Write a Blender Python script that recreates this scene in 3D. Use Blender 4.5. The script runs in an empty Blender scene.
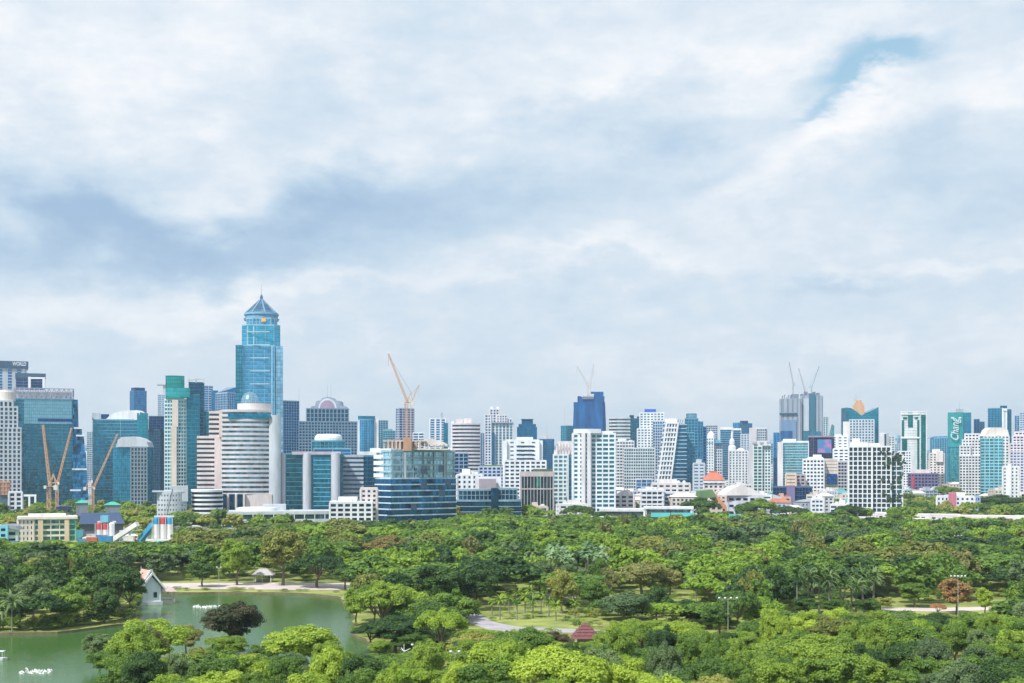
import bpy, math, random
import numpy as np
from mathutils import Vector, Matrix
from mathutils.geometry import tessellate_polygon
random.seed(7)
sc = bpy.context.scene
col = sc.collection
F, HZ, HC = 1300.0, 468.0, 45.0          # focal length in px, horizon row, eye height
R = math.radians
def PX(px, D): return (px - 512) / F * D
def PZ(py, D): return HC + (HZ - py) / F * D
def GY(py): return F * HC / (py - HZ)    # ground distance seen at a row

# ------------------------------------------------------------ materials
_mc = {}
def newmat(name):
    m = bpy.data.materials.new(name); m.use_nodes = True
    nt = m.node_tree; nt.nodes.clear()
    out = nt.nodes.new('ShaderNodeOutputMaterial')
    return m, nt, out
def nd(nt, t, **kw):
    n = nt.nodes.new(t)
    for k, v in kw.items():
        if k.startswith('i_'):
            n.inputs[int(k[2:]) if k[2:].isdigit() else k[2:].replace('_', ' ')].default_value = v
        else: setattr(n, k, v)
    return n
def lk(nt, a, b): nt.links.new(a, b)
def wall(c, rough=.8, dirt_shade=.26, scale=.12):
    key = ('w', c, rough, dirt_shade, scale)
    if key in _mc: return _mc[key]
    m, nt, out = newmat('wall_paint')
    p = nd(nt, 'ShaderNodeBsdfPrincipled'); p.inputs['Roughness'].default_value = rough
    tc = nd(nt, 'ShaderNodeTexCoord')
    mp = nd(nt, 'ShaderNodeMapping'); mp.inputs['Scale'].default_value = (scale * 1.6, scale * 1.6, scale * .3)
    n = nd(nt, 'ShaderNodeTexNoise'); n.inputs['Scale'].default_value = 1; n.inputs['Detail'].default_value = 6
    n.inputs['Roughness'].default_value = .7
    lk(nt, tc.outputs['Object'], mp.inputs['Vector']); lk(nt, mp.outputs['Vector'], n.inputs['Vector'])
    rp = nd(nt, 'ShaderNodeMapRange'); rp.inputs['From Min'].default_value = .3; rp.inputs['From Max'].default_value = .7
    rp.inputs['To Min'].default_value = 1 - dirt_shade; rp.inputs['To Max'].default_value = 1 + dirt_shade * .35
    lk(nt, n.outputs['Fac'], rp.inputs['Value'])
    mx = nd(nt, 'ShaderNodeVectorMath', operation='SCALE'); mx.inputs[0].default_value = c
    lk(nt, rp.outputs[0], mx.inputs['Scale']); lk(nt, mx.outputs[0], p.inputs['Base Color'])
    lk(nt, p.outputs[0], out.inputs[0]); _mc[key] = m; return m
def glass(c, var=.45, fh=3.6, bw=1.6, metal=.75, rough=.14, line=.35):
    """tinted curtain wall glass: panes differ a little, thin mullion and floor joints"""
    key = ('g', c, var, fh, bw, metal, rough, line)
    if key in _mc: return _mc[key]
    m, nt, out = newmat('tinted_glass')
    p = nd(nt, 'ShaderNodeBsdfPrincipled'); p.inputs['Roughness'].default_value = rough; p.inputs['Metallic'].default_value = metal
    tc = nd(nt, 'ShaderNodeTexCoord'); oi = nd(nt, 'ShaderNodeObjectInfo')
    sep = nd(nt, 'ShaderNodeSeparateXYZ'); lk(nt, tc.outputs['Object'], sep.inputs[0])
    def M(op, a, b=None, c_=None):
        x = nd(nt, 'ShaderNodeMath', operation=op)
        for i, v in enumerate((a, b, c_)):
            if v is None: continue
            if isinstance(v, (int, float)): x.inputs[i].default_value = v
            else: lk(nt, v, x.inputs[i])
        return x.outputs[0]
    # horizontal run along the facade, whichever way it faces
    geo = nd(nt, 'ShaderNodeNewGeometry'); sn = nd(nt, 'ShaderNodeSeparateXYZ'); lk(nt, geo.outputs['True Normal'], sn.inputs[0])
    u = M('SUBTRACT', M('MULTIPLY', sep.outputs[0], sn.outputs[1]), M('MULTIPLY', sep.outputs[1], sn.outputs[0]))
    uu = M('DIVIDE', u, bw); vv = M('DIVIDE', sep.outputs[2], fh)
    cb = nd(nt, 'ShaderNodeCombineXYZ'); lk(nt, M('FLOOR', uu), cb.inputs[0]); lk(nt, M('FLOOR', vv), cb.inputs[1]); lk(nt, M('MULTIPLY', oi.outputs['Random'], 91.), cb.inputs[2])
    wn = nd(nt, 'ShaderNodeTexWhiteNoise'); lk(nt, cb.outputs[0], wn.inputs['Vector'])
    big = nd(nt, 'ShaderNodeTexNoise'); big.inputs['Scale'].default_value = .035; big.inputs['Detail'].default_value = 3
    lk(nt, tc.outputs['Object'], big.inputs['Vector'])
    f = M('ADD', M('MULTIPLY', M('SUBTRACT', wn.outputs['Value'], .5), var), M('MULTIPLY', M('SUBTRACT', big.outputs['Fac'], .5), 1.3 * var))
    f = M('ADD', f, 1.0)
    fr = M('FRACT', uu); ln = M('MULTIPLY', M('LESS_THAN', fr, .13), line)
    f = M('MULTIPLY', f, M('SUBTRACT', 1.0, ln))
    fz = M('FRACT', vv); lz = M('MULTIPLY', M('LESS_THAN', fz, .22), line * .8)
    f = M('MAXIMUM', M('MULTIPLY', f, M('SUBTRACT', 1.0, lz)), .1)
    mx = nd(nt, 'ShaderNodeVectorMath', operation='SCALE'); mx.inputs[0].default_value = c
    lk(nt, f, mx.inputs['Scale']); lk(nt, mx.outputs[0], p.inputs['Base Color'])
    # panes never sit perfectly true
    sb = nd(nt, 'ShaderNodeVectorMath', operation='SUBTRACT'); lk(nt, wn.outputs['Color'], sb.inputs[0]); sb.inputs[1].default_value = (.5, .5, .5)
    s2 = nd(nt, 'ShaderNodeVectorMath', operation='SCALE'); lk(nt, sb.outputs[0], s2.inputs[0]); s2.inputs['Scale'].default_value = .05
    ad = nd(nt, 'ShaderNodeVectorMath', operation='ADD'); lk(nt, geo.outputs['Normal'], ad.inputs[0]); lk(nt, s2.outputs[0], ad.inputs[1])
    nm = nd(nt, 'ShaderNodeVectorMath', operation='NORMALIZE'); lk(nt, ad.outputs[0], nm.inputs[0]); lk(nt, nm.outputs[0], p.inputs['Normal'])
    lk(nt, p.outputs[0], out.inputs[0]); _mc[key] = m; return m
def metal(c, rough=.5, mt=.0):
    key = ('m', c, rough, mt)
    if key in _mc: return _mc[key]
    m, nt, out = newmat('painted_metal')
    p = nd(nt, 'ShaderNodeBsdfPrincipled'); p.inputs['Roughness'].default_value = rough; p.inputs['Metallic'].default_value = mt
    n = nd(nt, 'ShaderNodeTexNoise'); n.inputs['Scale'].default_value = .8
    tc = nd(nt, 'ShaderNodeTexCoord'); lk(nt, tc.outputs['Object'], n.inputs['Vector'])
    rp = nd(nt, 'ShaderNodeMapRange'); rp.inputs['To Min'].default_value = .75; rp.inputs['To Max'].default_value = 1.2
    lk(nt, n.outputs['Fac'], rp.inputs['Value'])
    mx = nd(nt, 'ShaderNodeVectorMath', operation='SCALE'); mx.inputs[0].default_value = c
    lk(nt, rp.outputs[0], mx.inputs['Scale']); lk(nt, mx.outputs[0], p.inputs['Base Color'])
    lk(nt, p.outputs[0], out.inputs[0]); _mc[key] = m; return m
def leafmat(name, c1, c2, trans=.3, scale=.25):
    m, nt, out = newmat(name)
    geo = nd(nt, 'ShaderNodeNewGeometry'); oi = nd(nt, 'ShaderNodeObjectInfo')
    tc = nd(nt, 'ShaderNodeTexCoord')
    n = nd(nt, 'ShaderNodeTexNoise'); n.inputs['Scale'].default_value = scale; n.inputs['Detail'].default_value = 2
    lk(nt, geo.outputs['Position'], n.inputs['Vector'])
    def M(op, a, b):
        x = nd(nt, 'ShaderNodeMath', operation=op)
        for i, v in enumerate((a, b)):
            if isinstance(v, (int, float)): x.inputs[i].default_value = v
            else: lk(nt, v, x.inputs[i])
        return x.outputs[0]
    a = M('MULTIPLY', M('SUBTRACT', n.outputs['Fac'], .5), 1.6)
    b = M('MULTIPLY', M('SUBTRACT', geo.outputs['Random Per Island'], .5), .7)
    d = M('MULTIPLY', M('SUBTRACT', oi.outputs['Random'], .5), .9)
    f = nd(nt, 'ShaderNodeClamp'); lk(nt, M('ADD', M('ADD', M('ADD', a, b), d), .5), f.inputs[0])
    mx = nd(nt, 'ShaderNodeMix', data_type='RGBA'); lk(nt, f.outputs[0], mx.inputs['Factor'])
    mx.inputs[6].default_value = (*c1, 1); mx.inputs[7].default_value = (*c2, 1)
    d_ = nd(nt, 'ShaderNodeBsdfPrincipled'); d_.inputs['Roughness'].default_value = .5; d_.inputs['Specular IOR Level'].default_value = .25
    t_ = nd(nt, 'ShaderNodeBsdfTranslucent'); ms = nd(nt, 'ShaderNodeMixShader'); ms.inputs[0].default_value = trans
    lk(nt, mx.outputs[2], d_.inputs['Base Color'])
    tt = nd(nt, 'ShaderNodeVectorMath', operation='MULTIPLY'); lk(nt, mx.outputs[2], tt.inputs[0]); tt.inputs[1].default_value = (1.25, 1.3, .6)
    lk(nt, tt.outputs[0], t_.inputs[0])
    lk(nt, d_.outputs[0], ms.inputs[1]); lk(nt, t_.outputs[0], ms.inputs[2]); lk(nt, ms.outputs[0], out.inputs[0])
    return m

WHITE = (.74, .78, .82); OFFW = (.66, .66, .65); CREAM = (.68, .58, .46); LGREY = (.5, .55, .6); GREY = (.33, .38, .43)
PINKW = (.66, .6, .6); DGREY = (.12, .16, .2); SAND = (.7, .55, .4)
BLUEG = (.025, .22, .48); TEALG = (.02, .24, .37); DTEAL = (.008, .10, .19); LBLUE = (.13, .40, .60); NAVY = (.008, .07, .22)
SKYG = (.22, .5, .7); CYAN = (.08, .44, .6); GREENG = (.02, .3, .32)
def G(c, **k): return glass(c, **k)

# ------------------------------------------------------------ mesh building
# countable pieces that come out of one loop become one object each
SPLIT = {'open_bay', 'stacked_materials', 'hoist_track', 'roof_pavilion', 'formwork', 'roof_unit', 'ribbon_window', 'white_emblem', 'green_glass_strip', 'roof_louvre', 'vertical_fin', 'end_wall', 'window', 'roof_post', 'plant_room', 'roof_block', 'cornice', 'podium_pier', 'bay_band', 'side_band', 'post', 'stepped_roof', 'white_frame', 'netting', 'upper_block', 'trestle'}
class MB:
    def __init__(s): s.v = []; s.f = []; s.q = []
    def add(s, vs, fs):
        s.q.append((len(s.v), len(s.f))); o = len(s.v); s.v += [tuple(p) for p in vs]; s.f += [tuple(i + o for i in f) for f in fs]
    def prism(s, poly, z0, z1, top=None):
        n = len(poly); top = top or poly
        vs = [(p[0], p[1], z0) for p in poly] + [(p[0], p[1], z1) for p in top]
        fs = [(i, (i + 1) % n, n + (i + 1) % n, n + i) for i in range(n)] + [tuple(range(n - 1, -1, -1)), tuple(range(n, 2 * n))]
        s.add(vs, fs)
    def sides(s, poly, z0, z1):
        n = len(poly)
        vs = [(p[0], p[1], z0) for p in poly] + [(p[0], p[1], z1) for p in poly]
        s.add(vs, [(i, (i + 1) % n, n + (i + 1) % n, n + i) for i in range(n)])
    def box(s, cx, cy, z0, sx, sy, sz, rot=0):
        c, q = math.cos(rot), math.sin(rot)
        pl = [(cx + x * c - y * q, cy + x * q + y * c) for x, y in ((-sx/2, -sy/2), (sx/2, -sy/2), (sx/2, sy/2), (-sx/2, sy/2))]
        s.prism(pl, z0, z0 + sz)
    def bar(s, p0, p1, w, h=None, taper=1.0, n=4):
        p0, p1 = Vector(p0), Vector(p1); h = h or w
        d = (p1 - p0)
        if d.length < 1e-6: return
        d.normalize(); a = d.cross(Vector((0, 0, 1)))
        if a.length < 1e-3: a = Vector((1, 0, 0))
        a.normalize(); b = a.cross(d).normalized()
        vs = []
        for p, t in ((p0, 1), (p1, taper)):
            for k in range(n):
                an = 2 * math.pi * (k + .5) / n; q = 1.414 if n == 4 else 1
                vs.append(p + a * (math.cos(an) * w / 2 * t * q) + b * (math.sin(an) * h / 2 * t * q))
        fs = [(k, (k + 1) % n, n + (k + 1) % n, n + k) for k in range(n)] + [tuple(range(n - 1, -1, -1)), tuple(range(n, 2 * n))]
        s.add(vs, fs)
    def lattice(s, p0, p1, w, nseg, bw, w1=None):
        p0, p1 = Vector(p0), Vector(p1); d = (p1 - p0); L = d.length; d.normalize(); w1 = w1 or w
        a = d.cross(Vector((0, 1, 0)))
        if a.length < 1e-3: a = Vector((1, 0, 0))
        a.normalize(); b = a.cross(d).normalized()
        def P(t, i, j):
            ww = (w + (w1 - w) * t) / 2
            return p0 + d * (L * t) + a * (ww * i) + b * (ww * j)
        cs = [(-1, -1), (1, -1), (1, 1), (-1, 1)]
        for i, j in cs: s.bar(P(0, i, j), P(1, i, j), bw)
        for k in range(nseg):
            t0, t1 = k / nseg, (k + 1) / nseg
            for q in range(4):
                A, B = cs[q], cs[(q + 1) % 4]
                if k % 2: A, B = B, A
                s.bar(P(t0, *A), P(t1, *B), bw * .6); s.bar(P(t1, *A), P(t1, *B), bw * .6)
    def lathe(s, cx, cy, prof, n=16, ph=0):
        vs = []; fs = []
        for r, z in prof:
            for k in range(n):
                a = 2 * math.pi * k / n + ph; vs.append((cx + r * math.cos(a), cy + r * math.sin(a), z))
        for i in range(len(prof) - 1):
            for k in range(n): fs.append((i*n + k, i*n + (k+1) % n, (i+1)*n + (k+1) % n, (i+1)*n + k))
        fs.append(tuple(range(n - 1, -1, -1))); fs.append(tuple((len(prof)-1)*n + k for k in range(n)))
        s.add(vs, fs)
    def outline(s, pts, y, depth, k=0):
        """an outline in the XZ plane given real thickness"""
        n = len(pts)
        ar = sum(pts[i][0] * pts[(i+1) % n][1] - pts[(i+1) % n][0] * pts[i][1] for i in range(n))
        if ar < 0: pts = pts[::-1]
        fr = (y + depth) / y if k else 1
        vs = [(x, y, z) for x, z in pts] + [(x * fr, y + depth, z) for x, z in pts]
        tri = tessellate_polygon([[Vector((x, 0, z)) for x, z in pts]])
        fs = [(i, n + i, n + (i+1) % n, (i+1) % n) for i in range(n)]
        fs += [tuple(t) for t in tri] + [tuple(n + i for i in t[::-1]) for t in tri]
        s.add(vs, fs)
    def build(s, name, mat, parent=None, loc=None, smooth=False):
        if name in SPLIT and parent is not None and 1 < len(s.q) <= 40:
            ends = s.q[1:] + [(len(s.v), len(s.f))]; r = None
            for (v0, f0), (v1, f1) in zip(s.q, ends):
                m_ = MB(); m_.v = s.v[v0:v1]; m_.f = [tuple(i - v0 for i in f) for f in s.f[f0:f1]]; m_.q = [(0, 0)]
                o = m_.build(name, mat, parent, loc, smooth); r = r or o
            return r
        me = bpy.data.meshes.new(name)
        off = Vector((0, 0, 0))
        if parent is not None:
            off = Vector(parent['_o']) if '_o' in parent else Vector((0, 0, 0))
        vs = [(v[0]-off[0], v[1]-off[1], v[2]-off[2]) for v in s.v]
        me.from_pydata(vs, [], s.f); me.materials.append(mat)
        if smooth:
            for p in me.polygons: p.use_smooth = True
        me.validate(); me.update()
        o = bpy.data.objects.new(name, me); col.objects.link(o)
        if parent is not None: o.parent = parent; o['_o'] = tuple(off)
        return o
def thing(name, label, cat, x, y, z=0, group=None):
    o = bpy.data.objects.new(name, None); col.objects.link(o); o.empty_display_size = 1
    o.location = (x, y, z); o['label'] = label; o['category'] = cat; o['_o'] = (x, y, z)
    if group: o['group'] = group
    return o
def tag(o, label, cat, group=None):
    o['label'] = label; o['category'] = cat
    if group: o['group'] = group
    return o
def offs(poly, d):
    n = len(poly); r = []
    for i in range(n):
        a, b, c = Vector(poly[i-1][:2]), Vector(poly[i][:2]), Vector(poly[(i+1) % n][:2])
        e1 = (b - a).normalized(); e2 = (c - b).normalized()
        n1 = Vector((e1.y, -e1.x)); n2 = Vector((e2.y, -e2.x))
        m = (n1 + n2); m /= max(.3, m.length_squared / 2)
        r.append((b.x + m.x * d, b.y + m.y * d))
    return r
FOOT = []      # circles where something stands
# footprints (counter-clockwise)
def fc(px0, pxm, px1, D, a=35):
    """corner building: near corner at pxm, faces reach px0 and px1"""
    P = (PX(pxm, D), D); ra = R(a)
    def reach(px, dx, dy):
        k = (px - 512) / F; t = (k * P[1] - P[0]) / (dx - k * dy)
        return max(3, min(t, 110))
    l = (-math.cos(ra), math.sin(ra)); r = (math.sin(ra), math.cos(ra))
    tl = reach(px0, *l); tr = reach(px1, *r)
    L = (P[0] + l[0]*tl, P[1] + l[1]*tl); Q = (P[0] + r[0]*tr, P[1] + r[1]*tr)
    return [P, Q, (L[0] + r[0]*tr, L[1] + r[1]*tr), L]
REG = {}; CUR = [None]
def ff(px0, px1, D, depth=25, bulge=0, n=9, ch=0):
    """building that faces the park squarely; what is fixed to a facade lies in that facade's own plane"""
    q = CUR[0]
    if q and px0 >= q[0]-4 and px1 <= q[1]+4 and abs(D - q[2]) <= 22: pc, D0 = (q[0]+q[1])/2, q[2]
    else: pc, D0 = (px0+px1)/2, D
    an = math.atan((pc - 512)/F); cx, cy = PX(pc, D0), D0; off = D - D0
    c, s = math.cos(-an), math.sin(-an)
    def u_(px):
        k = (px-512)/F; t = (off - cx*s + D0*c)/(c - k*s); return (k*t - cx)*c + (t - D0)*s
    ua, ub = u_(px0), u_(px1); um = (ua+ub)/2; w = ub - ua
    if bulge:
        pts = [((-1 + 2*i/(n-1))*w/2, -bulge*(1 - (-1 + 2*i/(n-1))**2)) for i in range(n)] + [(w/2, depth), (-w/2, depth)]
    elif ch:
        pts = [(-w/2 + ch, 0), (w/2 - ch, 0), (w/2, ch), (w/2, depth - ch), (w/2 - ch, depth), (-w/2 + ch, depth), (-w/2, depth - ch), (-w/2, ch)]
    else: pts = [(-w/2, 0), (w/2, 0), (w/2, depth), (-w/2, depth)]
    r = [(cx + (um+x)*c - (off+y)*s, cy + (um+x)*s + (off+y)*c) for x, y in pts]
    REG[round(r[0][0], 3), round(r[0][1], 3)] = (px0, px1, D); return r
def fr(px0, px1, D, n=20, sq=1.0):
    cx = PX((px0 + px1)/2, D); r = (px1 - px0)/F*D/2
    return [(cx + r*math.cos(2*math.pi*i/n), D + r + sq*r*math.sin(2*math.pi*i/n)) for i in range(n)]
def cen(poly): return (sum(p[0] for p in poly)/len(poly), sum(p[1] for p in poly)/len(poly))

def facade(root, poly, z0, z1, wm, gm, fh=3.6, bh=1.2, bw=4.0, pw=.6, out=.35, mode='merged', parapet=1.0, roofm=None, wname='wall', corner=False, top=True):
    """storeys with real spandrels and piers standing proud of the glazing"""
    nf = max(1, round((z1 - z0) / fh)); fh = (z1 - z0) / nf; n = len(poly)
    camd = lambda i: (poly[(i+1) % n][1] - poly[i][1]) * -poly[i][0] + (-(poly[(i+1) % n][0] - poly[i][0])) * -poly[i][1] > 0
    wb = MB()
    if bh > 0:
        ob = offs(poly, out)
        for k in range(nf + 1):
            a = z0 + k*fh - (bh/2 if k else 0); b = z0 + k*fh + (bh/2 if k < nf else 0)
            if k == nf: b = z1 + .02
            if b - a > .05: wb.prism(ob, a, b)
    if pw > 0:
        for i in range(n):
            p, q = Vector(poly[i][:2]), Vector(poly[(i+1) % n][:2]); e = q - p; L = e.length
            if L < 1: continue
            e.normalize(); an = math.atan2(e.y, e.x); nb = max(1, round(L / bw))
            for j in range(nb + 1):
                if j in (0, nb) and n > 8 and j == nb: continue
                c = p + e * (L * j / nb); w_ = pw * (1.6 if (j in (0, nb) and corner) else 1)
                wb.box(c.x, c.y, z0 + .01, w_, 2*out + .1, z1 - z0 - .02, an)
    if top:
        rp = offs(poly, out + .06); wb.prism(rp, z1 - .4, z1 + parapet)
    if wb.v: wb.build(wname, wm, root)
    if mode == 'merged':
        gb = MB(); gb.prism(poly, z0 + .015, z1 - .1); gb.build('glazing', gm, root)
    else:
        cb = MB(); cb.prism(poly, z0 + .015, z1 - .1); cb.build('core', wm, root)
        if mode == 'rows':
            rb = MB(); rb.sides(offs(poly, .04), 0, fh - bh * .98)
            first = None
            ox, oy, oz = root['_o']
            for k in range(nf):
                z = z0 + k*fh + bh/2
                if first is None:
                    rb.v = [(x, y, zz) for x, y, zz in rb.v]
                    first = rb.build('window_band', gm, root); first.location = (0, 0, z)
                    me = first.data
                else:
                    c = first.copy(); col.objects.link(c); c.parent = root; c.location = (0, 0, z)
        else:
            cells = []
            for i in range(n):
                if not camd(i): continue
                p, q = Vector(poly[i][:2]), Vector(poly[(i+1) % n][:2]); e = q - p; L = e.length
                if L < 1.5: continue
                e.normalize(); an = math.atan2(e.y, e.x); nb = max(1, round(L / bw)); ww = L / nb - pw
                for k in range(nf):
                    for j in range(nb):
                        c = p + e * (L * (j + .5) / nb)
                        cells.append((round(ww, 2), c.x, c.y, z0 + k*fh + bh/2, an))
            cells.sort(key=lambda t: t[2])
            hh = fh - bh; ox, oy, oz = root['_o']; cache = {}
            for w_, x, y, z, an in cells[:100]:
                if w_ not in cache:
                    b = MB(); b.box(0, 0, 0, w_, .12, hh); o = b.build('window', gm); cache[w_] = o
                else:
                    o = cache[w_].copy(); col.objects.link(o)
                o.parent = root; o.location = (x - ox, y - oy, z - oz); o.rotation_euler = (0, 0, an)
            if len(cells) > 100:
                b = MB()
                for w_, x, y, z, an in cells[100:]: b.box(x, y, z, w_, .12, hh, an)
                o = b.build('window_field', gm, root); o['kind'] = 'stuff'
def building(name, label, poly, cat='building', group=None, z=0):
    cx, cy = cen(poly); r = max(math.hypot(p[0]-cx, p[1]-cy) for p in poly)
    FOOT.append((cx, cy, r)); CUR[0] = REG.get((round(poly[0][0], 3), round(poly[0][1], 3))); return thing(name, label, cat, cx, cy, z, group)
def roofbits(root, poly, z, m, seed, k=3):
    rg = random.Random(seed); cx, cy = cen(poly)
    w = max(p[0] for p in poly) - min(p[0] for p in poly); d = max(p[1] for p in poly) - min(p[1] for p in poly)
    b = MB(); b.box(cx + rg.uniform(-.1, .1)*w, cy, z, w*rg.uniform(.3, .5), d*.4, rg.uniform(3, 5)); pr_ = b.build('plant_room', m, root)
    for i in range(k):
        b = MB(); x = cx + rg.uniform(-.38, .38)*w; y = cy - rg.uniform(.1, .3)*d
        if rg.random() < .5: b.lathe(x, y, [(1.5, z), (1.5, z+2.6), (.5, z+3.1)], 10); b.build('water_tank', m, pr_)
        else: b.box(x, y, z, 3.4, 3, rg.uniform(1.6, 3)); b.build('roof_unit', m, pr_)
def antenna(root, px, D, py0, py1, m=None, r=.25, name='antenna', y=None):
    b = MB(); b.bar((PX(px, D), y or D+8, PZ(py0, D)), (PX(px, D), y or D+8, PZ(py1, D)), r*2, taper=.4); b.build(name, m or metal((.35, .4, .45)), root)
def free(x, y, r): return all((x-a)**2 + (y-b)**2 > (r + c*.92)**2 for a, b, c in FOOT)
HAZE, SUN_E, EXPO = 7.5e-5, 5.0, 0.06
# ------------------------------------------------------------ towers and blocks
def simple(name, label, poly, py, D, wm, gm, seed=None, cat='building', **k):
    t = building(name, label, poly, cat); z = PZ(py, D)
    facade(t, poly, 0, z, wm, gm, **k)
    if seed is not None: roofbits(t, offs(poly, -1), z, wm, seed)
    return t, z
Wh, Ow, Cr, Lg, Gy, Pk, Dg = wall(WHITE), wall(OFFW), wall(CREAM), wall(LGREY), wall(GREY), wall(PINKW), wall(DGREY)
STEEL = metal((.4, .45, .5), .4)
dk = G(DTEAL); bl = G(BLUEG); te = G(TEALG, var=.6); lb = G(LBLUE); nv = G(NAVY); sk = G(SKYG); cy_ = G(CYAN); gr = G(GREENG)
wd = G((.035, .085, .14), line=0, var=1.0)          # ordinary windows
wt = G((.06, .22, .27), line=0)

# 1 stepped white tower, far left
D = 1400; p = ff(-14, 21, D, 30)
t = building('office_tower', 'pale stepped tower with a grid of small square windows at the left edge', p)
facade(t, p, 0, PZ(428, D), Lg, wd, bh=1.5, bw=4.6, pw=1.9, fh=4.6)
p = ff(-14, 17.5, D+2, 26); facade(t, p, PZ(428, D), PZ(407, D), Lg, wd, bh=1.5, bw=4.6, pw=1.9, fh=4.6)
p = ff(-14, 12.5, D+4, 22); facade(t, p, PZ(407, D), PZ(401, D), Lg, wd, bh=1.5, bw=4.6, pw=1.9, fh=4.6)
b = MB(); b.lathe(PX(1, D), D+16, [(9, PZ(401, D)+.5), (9, PZ(391.5, D)), (8, PZ(389.5, D))], 24); b.build('crown', wall((.66, .62, .58)), t)
# 2 office tower with sign band
D = 1950; p = ff(-14, 24, D, 40)
t = building('office_tower', 'tall pale tower with dark blue sign band across its top, upper left corner', p)
facade(t, p, 0, PZ(368.5, D), Lg, bl, bh=.9, bw=14, pw=7.5, out=.6, fh=4.4)
b = MB(); pp = ff(-14, 28.4, D-1.5, 42); b.prism(pp, PZ(368, D), PZ(361, D)); b.build('sign_band', wall((.03, .09, .17), .4), t)
def text(root, s, h, mat, loc, rot, shear=0, name='lettering', wscale=1.0, ext=.1, bold=0):
    cu = bpy.data.curves.new('t', 'FONT'); cu.body = s; cu.size = h; cu.extrude = ext; cu.shear = shear; cu.offset = bold; cu.align_x = 'CENTER'; cu.align_y = 'CENTER'
    tmp = bpy.data.objects.new('t', cu); col.objects.link(tmp)
    dg = bpy.context.evaluated_depsgraph_get(); me = bpy.data.meshes.new_from_object(tmp.evaluated_get(dg))
    bpy.data.objects.remove(tmp); me.name = name; me.materials.clear(); me.materials.append(mat)
    o = bpy.data.objects.new(name, me); col.objects.link(o); o.parent = root
    l = root['_o']; o.location = (loc[0]-l[0], loc[1]-l[1], loc[2]-l[2]); o.rotation_euler = rot; o.scale = (wscale, 1, 1)
    return o
an = math.atan((7 - 512)/F)
text(t, 'WORLD', 7.6, wall((.8, .85, .9)), (PX(20.3, D-3), D-6.5, PZ(364.4, D)), (R(90), 0, -an), wscale=.68, bold=.14)
# 3 dark boxy tower
D = 1850; p = ff(16, 45, D, 32)
t = building('office_tower', 'dark navy flat topped tower rising behind the diamond lattice crown', p)
facade(t, p, 0, PZ(378.5, D), Dg, nv, bh=.8, bw=9, pw=.5, fh=4.2)
b = MB(); pp = offs(p, 1); b.prism(pp, PZ(378, D), PZ(373.3, D)); b.build('roof_slab', wall((.04, .1, .18)), t)
b = MB(); y = D - 2.2
for x0, x1, y0, y1 in ((29, 31.4, 388, 377), (43.3, 45.6, 388, 377.4), (31.4, 43.3, 379, 377.4)):
    b.box((PX(x0, D)+PX(x1, D))/2, y, PZ(y0, D), PX(x1, D)-PX(x0, D), 2.5, PZ(y1, D)-PZ(y0, D))
b.build('portal_frame', Wh, t)
# 4 glass tower with lattice crown
D = 1450; p = ff(14, 74, D, 42)
t = building('office_tower', 'broad blue glass tower under a white diamond lattice crown', p)
zt = PZ(399.5, D)
facade(t, p, 0, zt, wall((.1, .25, .33)), G((.03, .2, .3), bw=2.4), bh=.35, bw=12, pw=.35, fh=4.0, out=.2)
b = MB(); pp = ff(24, 72, D-.9, 4); b.prism(pp, PZ(424, D), PZ(400.5, D)); b.build('glass_screen', G((.2, .45, .55), bw=2.2, var=.2), t)
b = MB(); pp = ff(40, 73, D-.9, 4); b.prism(pp, PZ(419.8, D)-3, PZ(419, D)); b2 = MB(); b2.prism(ff(38, 73, D-1.3, 3), PZ(421.5, D), PZ(418.5, D)); b2.build('recess', nv, t)
b = MB(); za, zb = zt + 1.2, PZ(388.6, D); ip = offs(p, -.3)
for i in range(4):
    P, Q = Vector(ip[i]), Vector(ip[(i+1) % 4]); n = max(2, round((Q-P).length/11))
    for k in range(n):
        a = P.lerp(Q, k/n); c = P.lerp(Q, (k+1)/n); m_ = (a+c)/2
        for u, v in (((a.x, a.y, za), (m_.x, m_.y, zb)), ((m_.x, m_.y, zb), (c.x, c.y, za)), ((a.x, a.y, zb), (m_.x, m_.y, za)), ((m_.x, m_.y, za), (c.x, c.y, zb))): b.bar(u, v, .9)
    b.bar((P.x, P.y, zb), (Q.x, Q.y, zb), 1.1); b.bar((P.x, P.y, za), (Q.x, Q.y, za), 1.1)
b.build('lattice_crown', wall((.34, .38, .5)), t)
b = MB(); b.prism(offs(p, -2.5), zt + 1, zb - 1.5); b.build('crown_wall', wall((.78, .8, .84)), t)
b = MB()
for x0, x1, y0, y1, q in ((73, 80.5, 500, 399.5, 1.5), (74, 84.5, 500, 428, 0), (72, 88.5, 500, 452, -2), (76, 86.5, 470, 436, -4)):
    pl = ff(x0, x1, D+q, 30); b.prism(pl, max(0, PZ(y0, D)), PZ(y1, D), [(a + (1.5 if i in (1, 2) else 0) * -2, c) for i, (a, c) in enumerate(pl)])
b.build('folded_glass_wing', G((.03, .19, .37), bw=2.6, fh=4, var=1.5), t)
b = MB()
for x0, x1, yy in ((74, 84, 429), (76, 85.5, 436.5), (72, 87, 470), (70, 81, 491)):
    b = MB(); b.prism(ff(x0, x1, D-5, 6), PZ(yy, D), PZ(yy-1.6, D)); b.build('terrace_slab', Wh, t)
# 5
simple('office_tower', 'slim pale block half seen between the lattice crowned tower and the wide teal office', ff(87, 94, 2400, 25), 432, 2400, Lg, lb, bh=1.4)
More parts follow.
